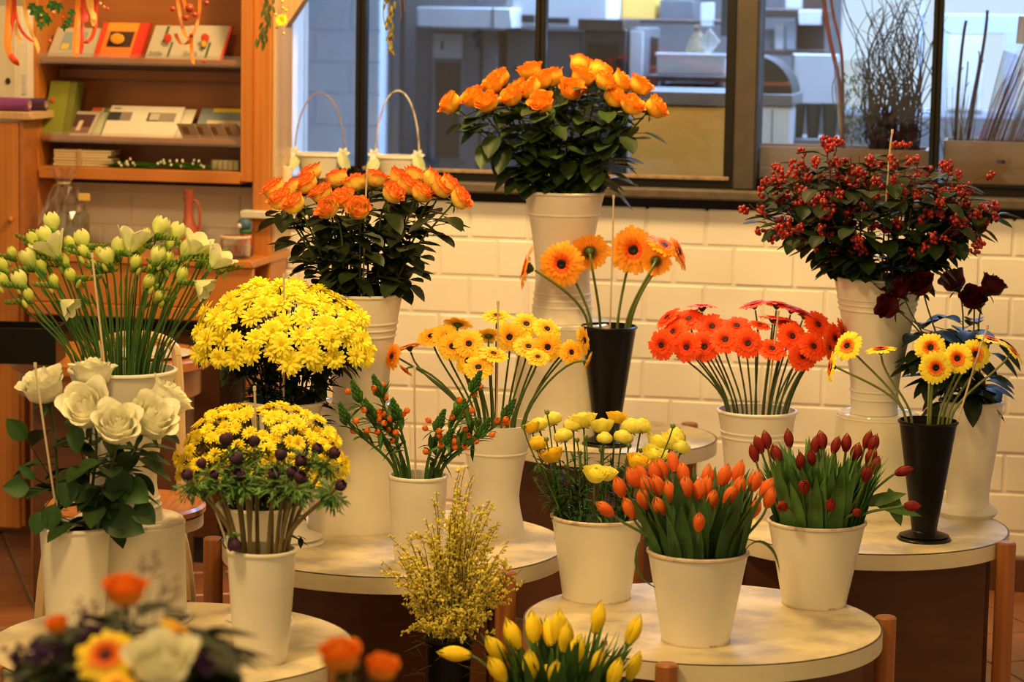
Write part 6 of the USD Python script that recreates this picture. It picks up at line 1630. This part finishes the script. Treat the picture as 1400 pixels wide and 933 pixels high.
for a, b, sz in ((52, 14, .034), (62, 22, .022), (72, 6, .026), (56, 33, .018), (80, 8, .022), (94, 28, .020), (88, 36, .015), (98, 16, .018), (66, 27, .018), (44, 8, .02)):
    p = wpt(a, b, VG - .01); g = np.array((.035, .13, .025)) * rng.uniform(.7, 1.4)
    lf = [leaf(p, [math.sin(x), -.15, -math.cos(x)], [0, -1, .2], sz * f_, sz * .55, .1, g, nv=5) for x, f_ in ((0, 1.1), (1.1, .85), (-1.1, .85), (2.2, .6), (-2.2, .6))]
    wput(T, 'ivy_leaf', join(lf), 'leaf')
for a, b, r, t in ((73, 17, .006, (.75, .28, .14)), (68, 56, .006, (.7, .08, .05)), (56, 21, .004, (.7, .45, .2)), (142, 10, .006, (.75, .25, .08)), (147, 12, .005, (.55, .12, .06)), (137, 5, .005, (.6, .4, .25)), (86, 24, .004, (.7, .08, .05))): wput(T, 'berry', ball(wpt(a, b, VG - .015), r, 1, t), 'berry')
T = wthing('red_ornament', 'hanging orange ribbon bow with red apples before the tulip cards', 'ornament', *wpt(262, 0, VG))
hang(T, 258)
for pix in ([(240, -20), (245, 15), (252, 45), (262, 48)], [(272, -20), (272, 20), (266, 42), (262, 48)], [(248, -10), (254, 10), (258, 22)], [(240, 46), (246, 58), (254, 60), (262, 50)], [(262, 48), (262, 70), (265, 88)]): ribbon(T, pix, VG, .010, (.72, .20, .03), curl=.008)
for a, b, r in ((259, 11, .013), (254, 24, .010), (262, 48, .006), (236, 12, .008), (282, 4, .008), (266, 20, .008), (279, 84, .005)): wput(T, 'apple', ball(wpt(a, b, VG - .008), r, 1, (.42, .05, .02)), 'berry')
T = wthing('dried_garland', 'hanging dried garland with a pale yellow flower by the pine post', 'garland', *wpt(375, 0, VG + .2))
hang(T, 372)
g = [leaf(wpt(370 - i * .45 + rng.uniform(-6, 6), -10 + i * 2.2, VG + .2), [rng.uniform(-.5, .5), -.3, -1], [0, -1, 0], .028, .010, .1, np.array((.07, .085, .02)) * rng.uniform(.6, 1.5), nv=4) for i in range(32)]
wput(T, 'foliage', join(g), 'leaf', kind='stuff')
p = WM((np.array([wpt(385, 28, VG + .18)]),))[0][0]
place(T, 'bloom', KN['button_mum_bloom'][0], frame((0, -1, .1), 0, local(T, p), 9 * sc(p)))
for a, b in ((386, 2), (387, 11), (379, 38), (388, 46), (377, 20), (391, 14), (382, -4)): wput(T, 'yellow_berry', ball(wpt(a, b, VG + .19), .005, 1, (.72, .55, .10)), 'berry')
wput(T, 'strand', tube([wpt(386, -20, VG + .2), wpt(386, 10, VG + .2), wpt(388, 46, VG + .2)], .0008, 4), 'stick_pale')
T = wthing('catkin_sprig', 'hanging sprig of olive catkins before the second window pane', 'sprig', *wpt(532, 0, VG + .2))
hang(T, 532)
g = [leaf(wpt(533 + rng.uniform(-9, 9) * (1 - i / 60), -14 + i * 1.9, VG + .2 + rng.uniform(-.01, .01)), [rng.uniform(-.6, .6), -.3, -1], [0, -1, 0], .020, .008, .1, np.array((.16, .14, .03)) * rng.uniform(.5, 1.4), nv=4) for i in range(44)]
wput(T, 'leaves', join(g), 'leaf', kind='stuff')
for pix in ([(545, -20), (552, 0), (553, 16)], [(528, -20), (524, 10), (526, 34)], [(540, -20), (548, 12), (545, 30)]): wtube(T, 'stem', pix, VG + .2, .0012, 'twig_brown', 4)
